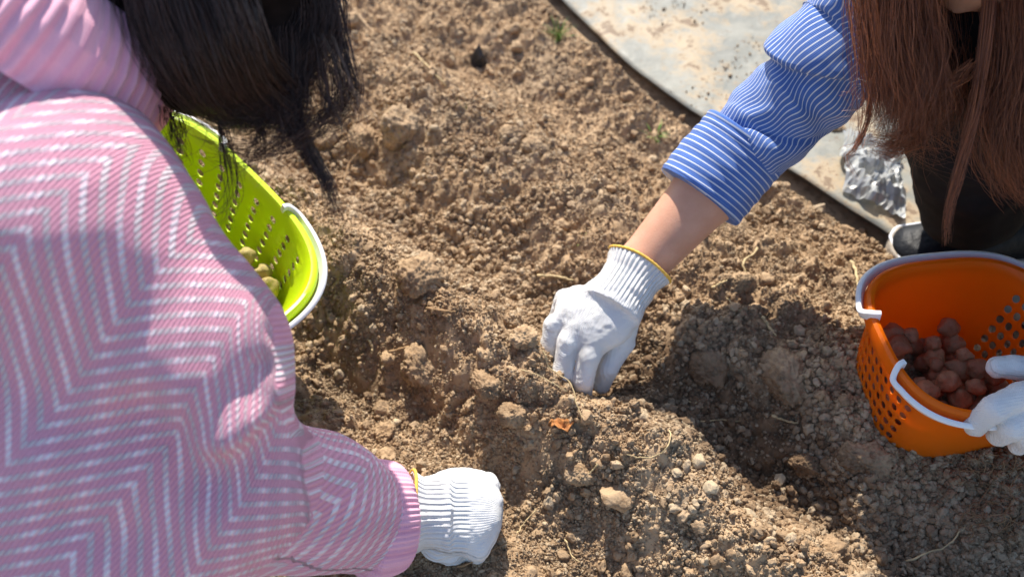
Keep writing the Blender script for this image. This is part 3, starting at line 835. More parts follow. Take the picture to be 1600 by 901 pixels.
OC = G(1532, 515, .148); OC[2] = -.004
basket('basket', 'orange plastic basket with white handles standing in front of the black shoe', M_ORANGE, tuple(OC), math.radians(-83), None, .090, .097, .150,
       dict(rows=6, z0=.026, z1=.128, step=3, half=5, r=(.0040, .0056), grip=(1.36, 1.36), tap=.12))
orange_basket = bpy.data.objects['basket']
LC = G(264, 366, .15) - np.array([.031, -.010, 0]); LC[2] = .046
green_basket = basket('basket', 'lime green plastic basket with white handles beside the pink sweater', M_LIME, tuple(LC), math.radians(-42), (math.radians(72), .27), .165, .118, .122,
       dict(rows=6, z0=.022, z1=.106, step=5, half=4, r=(.0054, .0048), grip=(1.36, 1.36), tap=.28))

def bulb_mesh(seed):
    V, F = ICO4[0].copy(), ICO4[1]; r = np.random.default_rng(seed)
    z = V[:, 2]; prof = 1 - .28 * sstep(.2, 1, z)
    V[:, 0] *= prof; V[:, 1] *= prof * r.uniform(.8, 1)
    V[:, 2] = np.where(z > .72, .72 + (z - .72) * r.uniform(1.2, 2.2), z * .95)
    V *= (1 + .20 * fbm(V * 1.5 + seed, 2, seed) + .02 * fbm(V * 7, 3, seed))[:, None]
    return V, F
def bulbs(root, n, region, size, label, group, mat, uniq=(), seed=0, zfloor=.006):
    r = random.Random(seed); placed = []; meshes = []
    for k in range(5):
        V, F = bulb_mesh(seed + k); o = mesh_np('flower_bulb', V, F, mat); meshes.append(o.data); bpy.data.objects.remove(o)
    tries = 0
    while len(placed) < n and tries < 6000:
        tries += 1
        s = size * r.uniform(.68, 1.3); x = r.uniform(*region[0]); y = r.uniform(*region[1])
        if (x / (region[0][1] + .01)) ** 2 + (y / (region[1][1] + .01)) ** 2 > 1: continue
        z = zfloor + s
        for (a, b, c, q) in placed:
            d2 = (a - x) ** 2 + (b - y) ** 2; R = (q + s) * .84
            if d2 < R * R: z = max(z, c + math.sqrt(R * R - d2))
        if z > region[2] + .02 * r.random(): continue
        placed.append((x, y, z, s))
        o = bpy.data.objects.new('flower_bulb', r.choice(meshes)); COL.objects.link(o)
        o.location = local(root, (x, y, z)); o.scale = (s, s, s)
        o.rotation_euler = (r.uniform(-1.4, 1.4), r.uniform(-1.4, 1.4), r.uniform(0, 6.28))
        tag(o, label, 'bulb', group)
bulbs(orange_basket, 74, ((-.064, .064), (-.068, .068), .072), .0116, 'reddish-brown flower bulb heaped in the orange basket', 'bulbs heaped in the orange basket', M_BULB, seed=21)
bulbs(green_basket, 30, ((.045, .135), (-.045, .080), .046), .0135, 'olive-skinned flower bulb lying in the lime green basket', 'bulbs lying in the lime green basket', M_BULBG, seed=31)

# silver foil bag on the film
def foil():
    c = G(1362, 268, .0); n = 20; V = []
    for i in range(n):
        for j in range(n):
            s, t = i / (n - 1) - .5, j / (n - 1) - .5
            V.append([s * .075 + t * .03, t * .13 - s * .05])
    V = np.array(V); e = np.maximum(np.abs(np.repeat(np.linspace(-1, 1, n), n)), np.abs(np.tile(np.linspace(-1, 1, n), n)))
    cr = np.abs(fbm(V * 24, 2, 5, .6)) * .7 + np.abs(fbm(V * 60 + 4, 2, 15, .5)) * .3
    z = .003 + .012 * (1 - e ** 3) + .045 * (.35 - cr) * (1 - .5 * e ** 4)
    z = z + np.random.default_rng(5).normal(0, .0022, len(V))
    W = np.concatenate([V + c[:2], (z + c[2])[:, None]], -1); W[:, :2] += .007 * np.stack([fbm(V * 30, 2, 8), fbm(V * 30, 2, 9)], -1)
    idx = np.arange(n * n).reshape(n, n); F = np.stack([idx[:-1, :-1], idx[1:, :-1], idx[1:, 1:], idx[:-1, 1:]], -1).reshape(-1, 4)
    o = mesh_np('foil_bag', W, F, M_FOIL, smooth=False)
    tag(o, 'crumpled clear and silvery plastic bag lying on the grey ground film by the black trousers', 'bag')
foil()

# ------------------------------------------------------------------ implicit surfaces -> one continuous mesh
def rcone(p, a, b, ra, rb):
    a = np.asarray(a, float); ba = np.asarray(b, float) - a; L = ba @ ba
    t = np.clip(((p - a) @ ba) / max(L, 1e-12), 0, 1)
    return np.linalg.norm(p - a - t[..., None] * ba, axis=-1) - (ra + (rb - ra) * t)
def ell(p, c, ax, r):                         # ellipsoid; ax = 3x3 rows of axes
    q = (p - np.asarray(c)) @ np.asarray(ax).T; r = np.asarray(r); k0 = np.linalg.norm(q / r, axis=-1); k1 = np.linalg.norm(q / (r * r), axis=-1)
    return k0 * (k0 - 1) / (k1 + 1e-9)
def smin(a, b, k):
    h = np.clip(.5 + .5 * (b - a) / k, 0, 1); return b + (a - b) * h - k * h * (1 - h)
def basis(x, up):
    x = np.asarray(x, float); x = x / np.linalg.norm(x); z = np.asarray(up, float); z = z - x * (z @ x); z /= np.linalg.norm(z)
    return np.stack([x, np.cross(z, x), z])
def nets(sdf, lo, hi, h):
    lo = np.asarray(lo, float); n = (np.ceil((np.asarray(hi) - lo) / h)).astype(int) + 1
    ax = [lo[i] + np.arange(n[i]) * h for i in range(3)]
    p = np.stack(np.meshgrid(*ax, indexing='ij'), -1)
    D = np.empty(tuple(n))
    for i in range(0, n[0], 24): D[i:i + 24] = sdf(p[i:i + 24])
    S = D < 0
    c = [(dx, dy, dz) for dx in (0, 1) for dy in (0, 1) for dz in (0, 1)]
    def sl(A, d): return A[d[0]:A.shape[0] - 1 + d[0], d[1]:A.shape[1] - 1 + d[1], d[2]:A.shape[2] - 1 + d[2]]
    cnt = sum(sl(S, d).astype(int) for d in c); act = (cnt > 0) & (cnt < 8)
    ids = np.full(act.shape, -1); ids[act] = np.arange(act.sum())
    ci = np.argwhere(act); acc = np.zeros((len(ci), 3)); num = np.zeros(len(ci))
    vals = {d: sl(D, d)[act] for d in c}
    for d in c:
        for k in range(3):
            if d[k]: continue
            e = list(d); e[k] = 1; e = tuple(e); a, b = vals[d], vals[e]; m = (a < 0) != (b < 0)
            t = np.where(m, a / np.where(m, a - b, 1), 0); q = np.array(d, float)[None].repeat(len(ci), 0); q[:, k] = t
            acc[m] += q[m]; num[m] += 1
    V = lo + (ci + acc / num[:, None]) * h
    F = []
    for k in range(3):
        sa = [slice(None)] * 3; sb = [slice(None)] * 3; sa[k] = slice(0, -1); sb[k] = slice(1, None)
        A, B = S[tuple(sa)], S[tuple(sb)]; m = A != B
        i1, i2 = [(1, 2), (2, 0), (0, 1)][k]
        e = np.argwhere(m); e = e[(e[:, i1] > 0) & (e[:, i2] > 0) & (e[:, i1] < n[i1] - 1) & (e[:, i2] < n[i2] - 1)]
        def g(o1, o2):
            f = e.copy(); f[:, i1] -= o1; f[:, i2] -= o2; return ids[f[:, 0], f[:, 1], f[:, 2]]
        q = np.stack([g(1, 1), g(0, 1), g(0, 0), g(1, 0)], -1)
        ins = A[e[:, 0], e[:, 1], e[:, 2]]
        q[~ins] = q[~ins][:, ::-1]; F.append(q)
    return V, np.concatenate(F)
def relax(V, F, it=2, f=.5):
    for _ in range(it):
        acc = np.zeros_like(V); n = np.zeros(len(V))
        for a, b in ((0, 1), (1, 2), (2, 3), (3, 0)):
            np.add.at(acc, F[:, a], V[F[:, b]]); np.add.at(acc, F[:, b], V[F[:, a]]); np.add.at(n, F[:, a], 1); np.add.at(n, F[:, b], 1)
        V = V * (1 - f) + f * acc / n[:, None]
    return V
def vnorm(V, F):
    n = np.cross(V[F[:, 2]] - V[F[:, 0]], V[F[:, 3]] - V[F[:, 1]]); N = np.zeros_like(V)
    for k in range(4): np.add.at(N, F[:, k], n)
    return N / (np.linalg.norm(N, axis=1)[:, None] + 1e-12)
def chain_sdf(p, chains, k=.006, k0=.012):
    """chains: list of [(point, radius), ...]; joints blend hard inside a chain, softly between chains"""
    d = None
    for ch in chains:
        c = None
        for (a, ra), (b, rb) in zip(ch[:-1], ch[1:]):
            e = rcone(p, a, b, ra, rb); c = e if c is None else smin(c, e, .003)
        d = c if d is None else smin(d, c, k)
    return d

# ------------------------------------------------------------------ gloves
def glove(name, root, wrist_ring, wrist, palm_parts, chains, back_n, h=.0016, k=.005, cuff_r=(.034, .027), dirt_pts=(), pk=.012):
    """wrist_ring: centre of the opening, wrist: where cuff meets the hand. palm_parts: ellipsoids"""
    ring, wrist = np.asarray(wrist_ring), np.asarray(wrist)
    axd = wrist - ring; L = np.linalg.norm(axd); B = basis(axd, back_n)
    def sdf(p):
        q = (p - ring) @ B.T; x = q[..., 0] / L
        rr = np.interp(np.clip(x, 0, 1.2), [0, .35, .8, 1.2], [cuff_r[0], cuff_r[1] * 1.02, cuff_r[1], cuff_r[1] * 1.08])
        cu = np.sqrt(q[..., 1] ** 2 + (q[..., 2] * 1.28) ** 2) - rr
        cu = np.maximum(cu, np.maximum(-q[..., 0], q[..., 0] - L * 1.15))
        d = cu
        for c, ax, r in palm_parts: d = smin(d, ell(p, c, ax, r), pk)
        for ch in chains: d = smin(d, chain_sdf(p, [ch]), k)
        return d
    allp = [ring + B[1] * .045, ring - B[1] * .045, ring + B[2] * .04, ring - B[2] * .04] + [np.asarray(c) + np.asarray(s) * max(r) for c, ax, r in palm_parts for s in ([1, 1, 1], [-1, -1, -1])] + [np.asarray(a) for ch in chains for a, _ in ch]
    lo = np.min(allp, 0) - .02; hi = np.max(allp, 0) + .02
    V, F = nets(sdf, lo, hi, h); V = relax(V, F, 2, .5); N = vnorm(V, F)
    q = (V - ring) @ B.T
    ang = np.arctan2(q[:, 2] * 1.28, q[:, 1]); x = q[:, 0]
    inc = sstep(L * 1.0, L * .85, x)
    # real ribbing on the cuff, creases and lumps on the hand
    V = V + N * (.00055 * np.cos(ang * 38) * inc)[:, None]
    V = V + N * ((1 - inc) * (.0010 * fbm(V * 70, 3, 5) + .0006 * fbm(V * 200, 2, 6)))[:, None]
    V = V + N * (inc * .0012 * fbm(np.stack([x * 90, ang * 1.2], -1), 2, 8))[:, None]
    # drop the flat disc across the opening: the wrist goes in there
    cen = q[F].mean(1); keep = ~((cen[:, 0] < .0018) & (np.hypot(cen[:, 1], cen[:, 2] * 1.28) < cuff_r[0] * .93)); F = F[keep]
    u = ang * .029
    o = mesh_np('glove', V, F, M_KNIT, root, uv=np.stack([u, x], -1))
    if dirt_pts:
        dd = np.zeros(len(V))
        for c, r in dirt_pts: dd = np.maximum(dd, sstep(r, 0, np.linalg.norm(V - np.asarray(c), axis=1)) * (0.5 + .5 * fbm(V * 120, 3, 3)))
        a = o.data.attributes.new('dirt', 'FLOAT', 'POINT'); a.data.foreach_set('value', dd.astype(np.float32))
    # yellow overlock yarn round the opening
    t = np.linspace(0, 2 * np.pi, 90); R = cuff_r[0] * 1.0
    path = ring + B[0] * (.0006 + .0010 * np.sin(t * 3))[:, None] + B[1] * (R * np.cos(t))[:, None] + B[2] * (R / 1.28 * np.sin(t))[:, None]
    Vt, Ft = tube_vf(path, .0017 + .0003 * np.sin(t * 40), 8, up0=B[0], cap=False)
    e = mesh_py('edging', Vt, faces_clean(Ft), M_YELLOW, o)
    return o

# ------------------------------------------------------------------ lofted cloth tubes
def loft(path_pts, radii, n_s, n_t, up0, disp=None, aspect=1.0):
    path = catmull(path_pts, n_s); s = np.linspace(0, 1, n_s); T, U, W = frames(path, up0)
    r = np.interp(s, np.linspace(0, 1, len(radii)), radii)
    ln = np.concatenate([[0], np.cumsum(np.linalg.norm(np.diff(path, axis=0), axis=1))])
    a = np.linspace(0, 2 * np.pi, n_t + 1)
    R = r[:, None] * np.ones_like(a)[None]
    S, A = np.meshgrid(s, a, indexing='ij')
    if disp is not None: R = R + disp(S, A, ln)
    V = path[:, None] + R[..., None] * (np.cos(A)[..., None] * U[:, None] + aspect * np.sin(A)[..., None] * W[:, None])
    rm = np.mean(r)
    uv = np.stack([A * rm, np.broadcast_to(ln[:, None], A.shape)], -1)
    idx = np.arange(n_s * (n_t + 1)).reshape(n_s, n_t + 1)
    F = np.stack([idx[:-1, :-1], idx[:-1, 1:], idx[1:, 1:], idx[1:, :-1]], -1).reshape(-1, 4)
    return V.reshape(-1, 3), F, uv.reshape(-1, 2)

# ------------------------------------------------------------------ hair
def strands(groups, seed, rad=.00042, seg=22, wav=.004):
    """groups: (guide points, count, spread at root, spread at end[, clump power]) -> one mesh of fine tapered strands"""
    r = np.random.default_rng(seed); Vs, Fs, Us, off = [], [], [], 0
    for g in groups:
        pts, n, s0, s1 = g[:4]; base = catmull(pts, seg); s = np.linspace(0, 1, seg)
        o = r.normal(size=(n, 3)); o /= np.maximum(1, np.linalg.norm(o, axis=1) / 1.8)[:, None]
        spread = s0 + (s1 - s0) * s ** (g[4] if len(g) > 4 else 1)
        Pn = base[None] + o[:, None, :] * spread[None, :, None]
        ph = r.uniform(0, 60, (n, 1)); fr = r.uniform(1.2, 3.0, (n, 1))
        for k in range(3):
            Pn[..., k] += (g[5] if len(g) > 5 else wav) * r.uniform(.3, 1.2, (n, 1)) * s[None] * np.sin(s[None] * fr * 5 + ph + k * 2)
        cut = r.uniform(.72, 1.0, n)                            # uneven ends
        t = s[None] * cut[:, None] * (seg - 1); i = np.minimum(t.astype(int), seg - 2); f = (t - i)[..., None]
        ar = np.arange(n)[:, None]; Pn = Pn[ar, i] * (1 - f) + Pn[ar, i + 1] * f
        T = np.gradient(Pn, axis=1); T /= np.linalg.norm(T, axis=2)[..., None] + 1e-9
        A = np.cross(T, np.array([.3, .5, .8])); A /= np.linalg.norm(A, axis=2)[..., None] + 1e-9; Bn = np.cross(T, A)
        rr = rad * r.uniform(.6, 1.2, (n, 1)) * (1 - .75 * s[None] ** 2)
        rr = rr[..., None]
        V = np.stack([Pn + A * rr, Pn + (-.5 * A + .87 * Bn) * rr, Pn + (-.5 * A - .87 * Bn) * rr], 2)   # n,seg,3,3
        idx = np.arange(n * seg * 3).reshape(n, seg, 3) + off; nr = np.roll(idx, -1, 2)
        F = np.stack([idx[:, :-1], nr[:, :-1], nr[:, 1:], idx[:, 1:]], -1).reshape(-1, 4)
        Vs.append(V.reshape(-1, 3)); Fs.append(F); off += n * seg * 3
        Us.append(np.repeat(np.stack([.1 + .75 * r.random(n) ** 1.2, r.random(n)], -1), seg * 3, 0))
    return np.concatenate(Vs), np.concatenate(Fs), np.concatenate(Us)

def head_sdf(p, c, face, up, r=.088):
    B = basis(face, up); c = np.asarray(c, float)
    d = ell(p, c + B[2] * .02 - B[0] * .008, B, (.098, .076, .100))
    d = smin(d, ell(p, c + B[0] * .030 - B[2] * .050, B, (.060, .055, .062)), .03)       # jaw
    d = smin(d, rcone(p, c + B[0] * .088 + B[2] * .005, c + B[0] * .108 - B[2] * .030, .006, .011), .010)   # nose
    d = smin(d, rcone(p, c + B[0] * .086 - B[2] * .058 - B[1] * .018, c + B[0] * .086 - B[2] * .058 + B[1] * .018, .007, .007), .006)  # lips
    for sg in (-1, 1):
        d = np.maximum(d, -(np.linalg.norm(p - (c + B[0] * .096 + B[1] * sg * .032 + B[2] * .008), axis=-1) - .014) * .7)
        d = smin(d, ell(p, c + B[1] * sg * .078 - B[2] * .01 - B[0] * .005, B, (.018, .008, .030)), .006)  # ears
    d = smin(d, rcone(p, c - B[2] * .05 - B[0] * .01, c - B[2] * .08 - B[0] * .02, .05, .05), .03)
    return d
def eyes(root, c, face, up):
    B = basis(face, up)
    for sg in (-1, 1):
        q = np.asarray(c) + B[0] * .074 + B[1] * sg * .032 + B[2] * .008
        V, F = ICO3; mesh_np('eye', V * .0120 + q, F, M_TRIM, root)

# ================================================================== PERSON IN THE PINK SWEATER
pink = thing('person', 'person in pink zigzag sweater squatting at the left with one gloved fist on the soil', 'person', loc=(-.6, .45, 0))
def part(o): return unparent_space(o, pink)
NK = P(75, 32, .715); SR = P(114, 364, .60); EL = P(362, 742, .655); WR = G(612, 800, .065)
SL = P(0, -260, .78); HIP = np.array([-.72, .38, .24])
HEADC = P(350, -120, .68); FACE = np.array([.80, .30, -.52]); HUP = np.array([.5, .2, .8])
def legs_pink():
    return [(np.array([-.50, .36 + .20 * k, .19]), np.array([-.66, .34 + .20 * k, .08])) for k in (0, 1)]
def body_pink(p):
    d = head_sdf(p, HEADC, FACE, HUP)
    d = smin(d, rcone(p, HEADC - [.05, .0, .03], NK + [0, .0, .0], .048, .050), .03)
    d = smin(d, rcone(p, NK - [.04, .0, .05], HIP, .085, .12), .06)
    d = smin(d, rcone(p, NK - [.02, .0, .05], SR, .05, .045), .03); d = smin(d, rcone(p, NK - [.02, 0, .05], SL, .05, .045), .03)
    d = smin(d, rcone(p, SR, EL, .05, .040), .03); d = smin(d, rcone(p, EL, WR, .040, .024), .02)
    hd = G(700, 800, .045)
    d = smin(d, rcone(p, WR, hd, .023, .022), .02)
    LE = np.array([-.62, .78, .27]); LH = np.array([-.47, .60, .17])
    d = smin(d, rcone(p, SL, LE, .05, .038), .03); d = smin(d, rcone(p, LE, LH, .038, .026), .02)
    for kn, an in legs_pink():
        d = smin(d, rcone(p, HIP, kn, .09, .06), .04); d = smin(d, rcone(p, kn, an, .06, .04), .03)
        d = smin(d, rcone(p, an, an + [.10, 0, -.04], .035, .028), .02)
    return d
V, F = nets(body_pink, (-.92, .12, -.02), (.10, .95, .80), .0065)
part(mesh_np('body', relax(V, F, 1), F, M_SKIN)); eyes(pink, HEADC, FACE, HUP)
for o in list(pink.children):
    if o.name.startswith('eye'): unparent_space(o, pink)

# sweater: torso, shoulders, both sleeves as one knitted surface
FW1, FW2 = EL, G(566, 812, .088)
def sweater_sdf(p):
    d = rcone(p, NK + np.array([-.05, -.05, -.05]), HIP + np.array([.0, -.03, .03]), .090, .185)
    d = smin(d, rcone(p, P(-60, 560, .70), P(40, 960, .69), .125, .120), .06)
    d = smin(d, rcone(p, NK + np.array([-.01, -.02, -.03]), SR + np.array([.0, -.0, -.0]), .058, .083), .030)
    d = smin(d, rcone(p, NK + np.array([-.02, .01, -.03]), SL, .080, .072), .05)
    mid = SR * .5 + EL * .5 + np.array([.026, 0, .0])
    ua = smin(rcone(p, SR, mid, .082, .070), rcone(p, mid, EL + np.array([-.006, 0, 0]), .070, .066), .03)
    d = smin(d, ua, .030)
    fa = smin(rcone(p, FW1, FW1 * .45 + FW2 * .55, .060, .058), rcone(p, FW1 * .45 + FW2 * .55, FW2, .058, .052), .02)
    fa = np.maximum(fa, (p - FW1) @ ((FW2 - FW1) / np.linalg.norm(FW2 - FW1)) - np.linalg.norm(FW2 - FW1))
    d = smin(d, fa, .014)
    LE = np.array([-.62, .78, .27])
    d = smin(d, rcone(p, SL, LE, .075, .055), .03); d = smin(d, rcone(p, LE, (-.49, .62, .18), .055, .045), .02)
    d = smin(d, rcone(p, P(60, 560, .66), P(190, 830, .66), .105, .095), .05)
    neck = np.maximum(rcone(p, NK + CAX * .02, NK + CAX * .2, .058, .058), 0 * d - 1)
    return np.maximum(d, -neck)
CAX = HEADC - NK; CAX /= np.linalg.norm(CAX)
V, F = nets(sweater_sdf, (-.95, .0, .0), (.02, .95, .66), .0042)
V = relax(V, F, 3); N = vnorm(V, F)
# folds: broad drape over the back, tight creases at the elbow and armpit
def gfold(c, ax, wdt, ln, amp):
    global V
    q = V - np.asarray(c); ax = np.asarray(ax) / np.linalg.norm(ax); t = q @ ax; dr = np.linalg.norm(q - t[:, None] * ax, axis=1)
    return amp * np.exp(-(dr / wdt) ** 2) * np.exp(-(t / ln) ** 2)
dsp = .006 * fbm(V * 9, 2, 21) + .0022 * fbm(V * 26, 2, 22)
for (a, b, dpt, w, am) in (((425, 500), (470, 560), .56, .008, -.012), ((400, 560), (455, 590), .56, .007, -.010), ((395, 640), (450, 560), .56, .010, -.009),
                           ((330, 700), (440, 600), .58, .012, .008), ((380, 440), (420, 520), .55, .007, .005), ((200, 640), (330, 760), .55, .020, -.010),
                           ((20, 700), (160, 780), .52, .022, .010), ((60, 800), (240, 860), .52, .020, -.012), ((470, 640), (495, 720), .60, .008, -.006)):
    A_, B_ = P(*a, dpt), P(*b, dpt); q = V - A_; ax = B_ - A_; L_ = np.linalg.norm(ax); ax = ax / L_
    # distance measured across the viewing direction only matters on the near surface
    t = q @ ax; pr = q - t[:, None] * ax; vd = (A_ - C0) / np.linalg.norm(A_ - C0); pr = pr - (pr @ vd)[:, None] * vd * .85
    dr = np.linalg.norm(pr, axis=1); tt = np.clip(t / L_, -.5, 1.5)
    dsp = dsp + 1.7 * am * np.exp(-(dr / w) ** 2) * sstep(-.35, .15, tt) * sstep(1.35, .85, tt)
V = V + N * dsp[:, None]
# cloth coordinates: unrolled in a plane facing up and back, bent with the surface; forearm unrolled round its own axis
E1 = np.array([1., 0, 0]); E2 = -UP
u = (V - SR) @ E1; v = (V - SR) @ E2
cx = np.interp(v, [-.2, 0, .2], [-.06, -.06, -.03]); dx = u - cx
u = cx + np.sign(dx) * .155 * np.arcsin(np.clip(np.abs(dx) / .19, 0, 1)) * 1.15
v = v + .012 * np.sin(u * 14) + .35 * np.clip(-N @ FW, 0, 1) * 0
axf = FW2 - FW1; Lf = np.linalg.norm(axf); Bf = basis(axf, (0, 0, 1)); qf = (V - FW1) @ Bf.T
isf = (qf[:, 0] > .035) & (np.hypot(qf[:, 1], qf[:, 2]) < .085)
u0, v0 = u, v
fm_ = isf[F].mean(1) > .5
uvA = np.stack([u0, v0], -1); uvB = np.stack([np.arctan2(qf[:, 2], qf[:, 1]) * .040, qf[:, 0] * .68], -1)
sw = part(mesh_np('sweater', np.concatenate([V, V]), F + fm_[:, None] * len(V), M_SWEATER, uv=np.concatenate([uvA, uvB])))
# ribbed collar, folded over
def collar_disp(S, A, ln): return .0016 * np.cos(A * 60) * sstep(0, .08, S) + .003 * fbm(np.stack([A * 1.3, S * 2], -1), 2, 4)
co = P(34, 66, .655); cax = RT * .60 + UP * .80
cpath = [co + cax * t for t in (-.013, .0, .013, .031, .048, .061, .068, .060, .033)]
Vc, Fc, Uc = loft(cpath, [.116, .118, .118, .114, .103, .086, .070, .066, .074], 80, 460, -FW, collar_disp, 1.0)
col = mesh_np('collar', Vc, Fc, M_RIB, uv=Uc); unparent_space(col, pink); col.parent = sw; col.matrix_parent_inverse = Matrix()
col.location = (0, 0, 0)
# ribbed cuff of the sleeve
axc = (FW2 - FW1) / Lf; AX2 = (G(632, 805, .066) - FW2); AX2 /= np.linalg.norm(AX2)
cp = [FW2 - AX2 * .008, FW2 + AX2 * .002, FW2 + AX2 * .020, FW2 + AX2 * .033, FW2 + AX2 * .036, FW2 + AX2 * .026]
Vc, Fc, Uc = loft(cp, [.046, .0555, .055, .052, .047, .042], 40, 300, (0, 0, 1), lambda S, A, ln: .0009 * np.cos(A * 64) + .001 * fbm(np.stack([A, S * 2], -1), 2, 6))
cu = mesh_np('cuff', Vc, Fc, M_RIB, uv=Uc * [.45, 1]); cu.parent = sw

# trousers and shoes
def tr_pink(p):
    d = rcone(p, HIP + [-.02, 0, .0], HIP + [.02, 0, -.02], .16, .16)
    for kn, an in legs_pink():
        d = smin(d, rcone(p, HIP + [0, 0, -.02], kn, .105, .075), .04); d = smin(d, rcone(p, kn, an + [0, 0, .02], .075, .055), .03)
    d = smin(d, rcone(p, P(0, 960, .66), P(-120, 960, .66), .10, .12), .05)
    return d
V, F = nets(tr_pink, (-.94, .02, .02), (-.28, .80, .44), .0075); V = relax(V, F, 2); V = V + vnorm(V, F) * (.005 * fbm(V * 20, 3, 9))[:, None]
part(mesh_np('trousers', V, F, M_NAVY))
def shoe(root, heel, toe, name='shoe', upper=None, keep=None):
    heel, toe = np.asarray(heel, float), np.asarray(toe, float); B = basis(toe - heel, (0, 0, 1)); L = np.linalg.norm(toe - heel)
    def outline(q, grow=0):
        x = q[..., 0] / L
        w = np.interp(np.clip(x, 0, 1), [0, .15, .4, .7, .9, 1], [.030, .033, .033, .042, .038, .026]) + grow
        dx = np.maximum(np.maximum(.03 - q[..., 0], q[..., 0] - (L - .035)), 0)
        return np.sqrt(dx ** 2 + q[..., 1] ** 2) - w
    def sole(p):
        q = (p - heel) @ B.T; return np.maximum(outline(q, .004), np.abs(q[..., 2] - .013) - .013)
    def up(p):
        q = (p - heel) @ B.T; x = np.clip(q[..., 0] / L, 0, 1)
        top = np.interp(x, [0, .2, .45, .75, 1], [.085, .090, .075, .050, .036])
        o = outline(q); z = (q[..., 2] - .02) / (top - .02)
        return np.maximum(np.maximum(o + .022 * np.clip(z, 0, 1.2) ** 3, (z - 1) * .03), .018 - q[..., 2])
    lo = np.minimum(heel, toe) - .07; hi = np.maximum(heel, toe) + .07; hi[2] = .13 + heel[2]; lo[2] = heel[2] - .01
    V, F = nets(up, lo, hi, .003); V = relax(V, F, 3); V = V + vnorm(V, F) * (.0012 * fbm(V * 45, 3, 3))[:, None]
    s = unparent_space(mesh_np(name, V, F, upper or M_SHOEB), root)
    V, F = nets(sole, lo, hi, .003); V = relax(V, F, 2); so = mesh_np('sole', V, F, M_SOLE); so.parent = s
    # white foxing line between sole and upper
    t = np.linspace(0, 1, 60)
    ol = []
    for side in (1, -1):
        xs_ = np.linspace(.001, L - .0096, 40) if side > 0 else np.linspace(L - .0096, .001, 40)
        for x in xs_:
            w = float(np.interp(x / L, [0, .15, .4, .7, .9, 1], [.030, .033, .033, .042, .038, .026])); dxx = max(.03 - x, x - (L - .035), 0)
            yy = math.sqrt(max(0, w * w - dxx * dxx)); ol.append(heel + B[0] * x + B[1] * side * (yy + .0035) + B[2] * .024)
    ol.append(ol[0]); pth = catmull(ol, 160); Vt, Ft = tube_vf(pth, .0022, 8, cap=False)
    tr = mesh_py('trim', Vt, faces_clean(Ft), M_TRIM, s)
    return s
for kn, an in legs_pink(): shoe(pink, (an[0] - .06, an[1], 0), (an[0] + .18, an[1] + .02, 0))

# hair: dark fall covering the head, ends in one thick lock
def hair_base_pink(p):
    d = ell(p, HEADC + np.array([-.012, -.012, .018]), basis(FACE, HUP), (.104, .094, .118))
    d = smin(d, rcone(p, P(275, 0, 0.685), P(300, 120, 0.675), .040, .030), .04)
    d = smin(d, rcone(p, P(310, 50, 0.685), P(400, 95, 0.695), .045, .034), .04)
    d = smin(d, rcone(p, P(420, -40, 0.705), P(455, 70, 0.705), .045, .022), .04)
    return d
V, F = nets(hair_base_pink, HEADC - .26, HEADC + .26, .005); V = relax(V, F, 2)
hb = part(mesh_np('hair', V, F, M_HAIRBASE, uv=np.tile([.05, .5], (len(V), 1))))
gr = []
r_ = np.random.default_rng(3)
for k in range(46):                           # sweeping curtain, from crown past the nape and along the lower edge
    f = k / 45; jit = r_.normal(0, 8, 2)
    d0 = .655 - .03 * r_.random()
    x0 = 232 + 120 * f + jit[0]; 
    gr.append(([P(x0 + 60, -160, 0.690), P(x0 - 5, -60, d0), P(x0 + 2 + 15 * f, 40 - 20 * f, d0 - .02), P(x0 + 48, 130 - 30 * f + jit[1], d0 + .0), P(x0 + 115 - 30 * f, 180 - 40 * f + jit[1], 0.665), P(430 + jit[0], 158 + jit[1] * .8, 0.665), P(455, 205, 0.665)], 58, .010, .008))
for k in range(34):                           # right side of the head
    f = k / 33; jit = r_.normal(0, 7, 2); x0 = 370 + 135 * f
    gr.append(([P(x0 - 20, -170, 0.705), P(x0 + jit[0], -60, 0.690), P(x0 + 18, 40, 0.680), P(x0 + 8 - 20 * f, 110 + jit[1], 0.675), P(440 + 40 * f, 158 + jit[1], 0.665)], 40, .010, .008))
for k in range(7):                            # loose veil curving at the right edge
    f = k / 6; gr.append(([P(495 + 8 * f, -60, 0.690), P(516 + 8 * f, 20, 0.690), P(530 + 12 * f, 90, 0.685), P(545 + 6 * f, 135 + 12 * f, 0.685), P(515, 178 + 8 * f, 0.685), P(450 - 20 * f, 205 + 6 * f, 0.685), P(390, 215, 0.685)], 16, .004, .007))
for k in range(5):                            # the thick lock
    gr.append(([P(425 + 8 * k, 60, 0.665), P(442 + 4 * k, 140, 0.665), P(460 + 2 * k, 200, 0.670), P(482 + 2 * k, 245, 0.675), P(510 + 1 * k, 290, 0.675), P(520 + 1 * k, 348, 0.675)], 48, .0058, .0026, .7, .005))
for k in range(3): gr.append(([P(262 + 8 * k, 170, 0.665), P(268 + 8 * k, 215, 0.665), P(262 + 12 * k, 262, 0.665)], 16, .004, .003))
for pts in ([(360, 150), (400, 200), (395, 230), (330, 225), (300, 205)], [(470, 120), (455, 190), (415, 232), (350, 242), (330, 225)], [(480, 110), (470, 180), (440, 225), (400, 250), (365, 262)],
            [(340, 150), (352, 220), (362, 290), (350, 335), (335, 352)], [(440, 160), (410, 200), (395, 250), (380, 285)], [(520, 100), (528, 160), (500, 200), (450, 238), (400, 236)], [(500, 90), (510, 170), (470, 215), (430, 228), (420, 210)]):
    gr.append(([P(a, b, 0.665) for a, b in pts], 24, .002, .007))
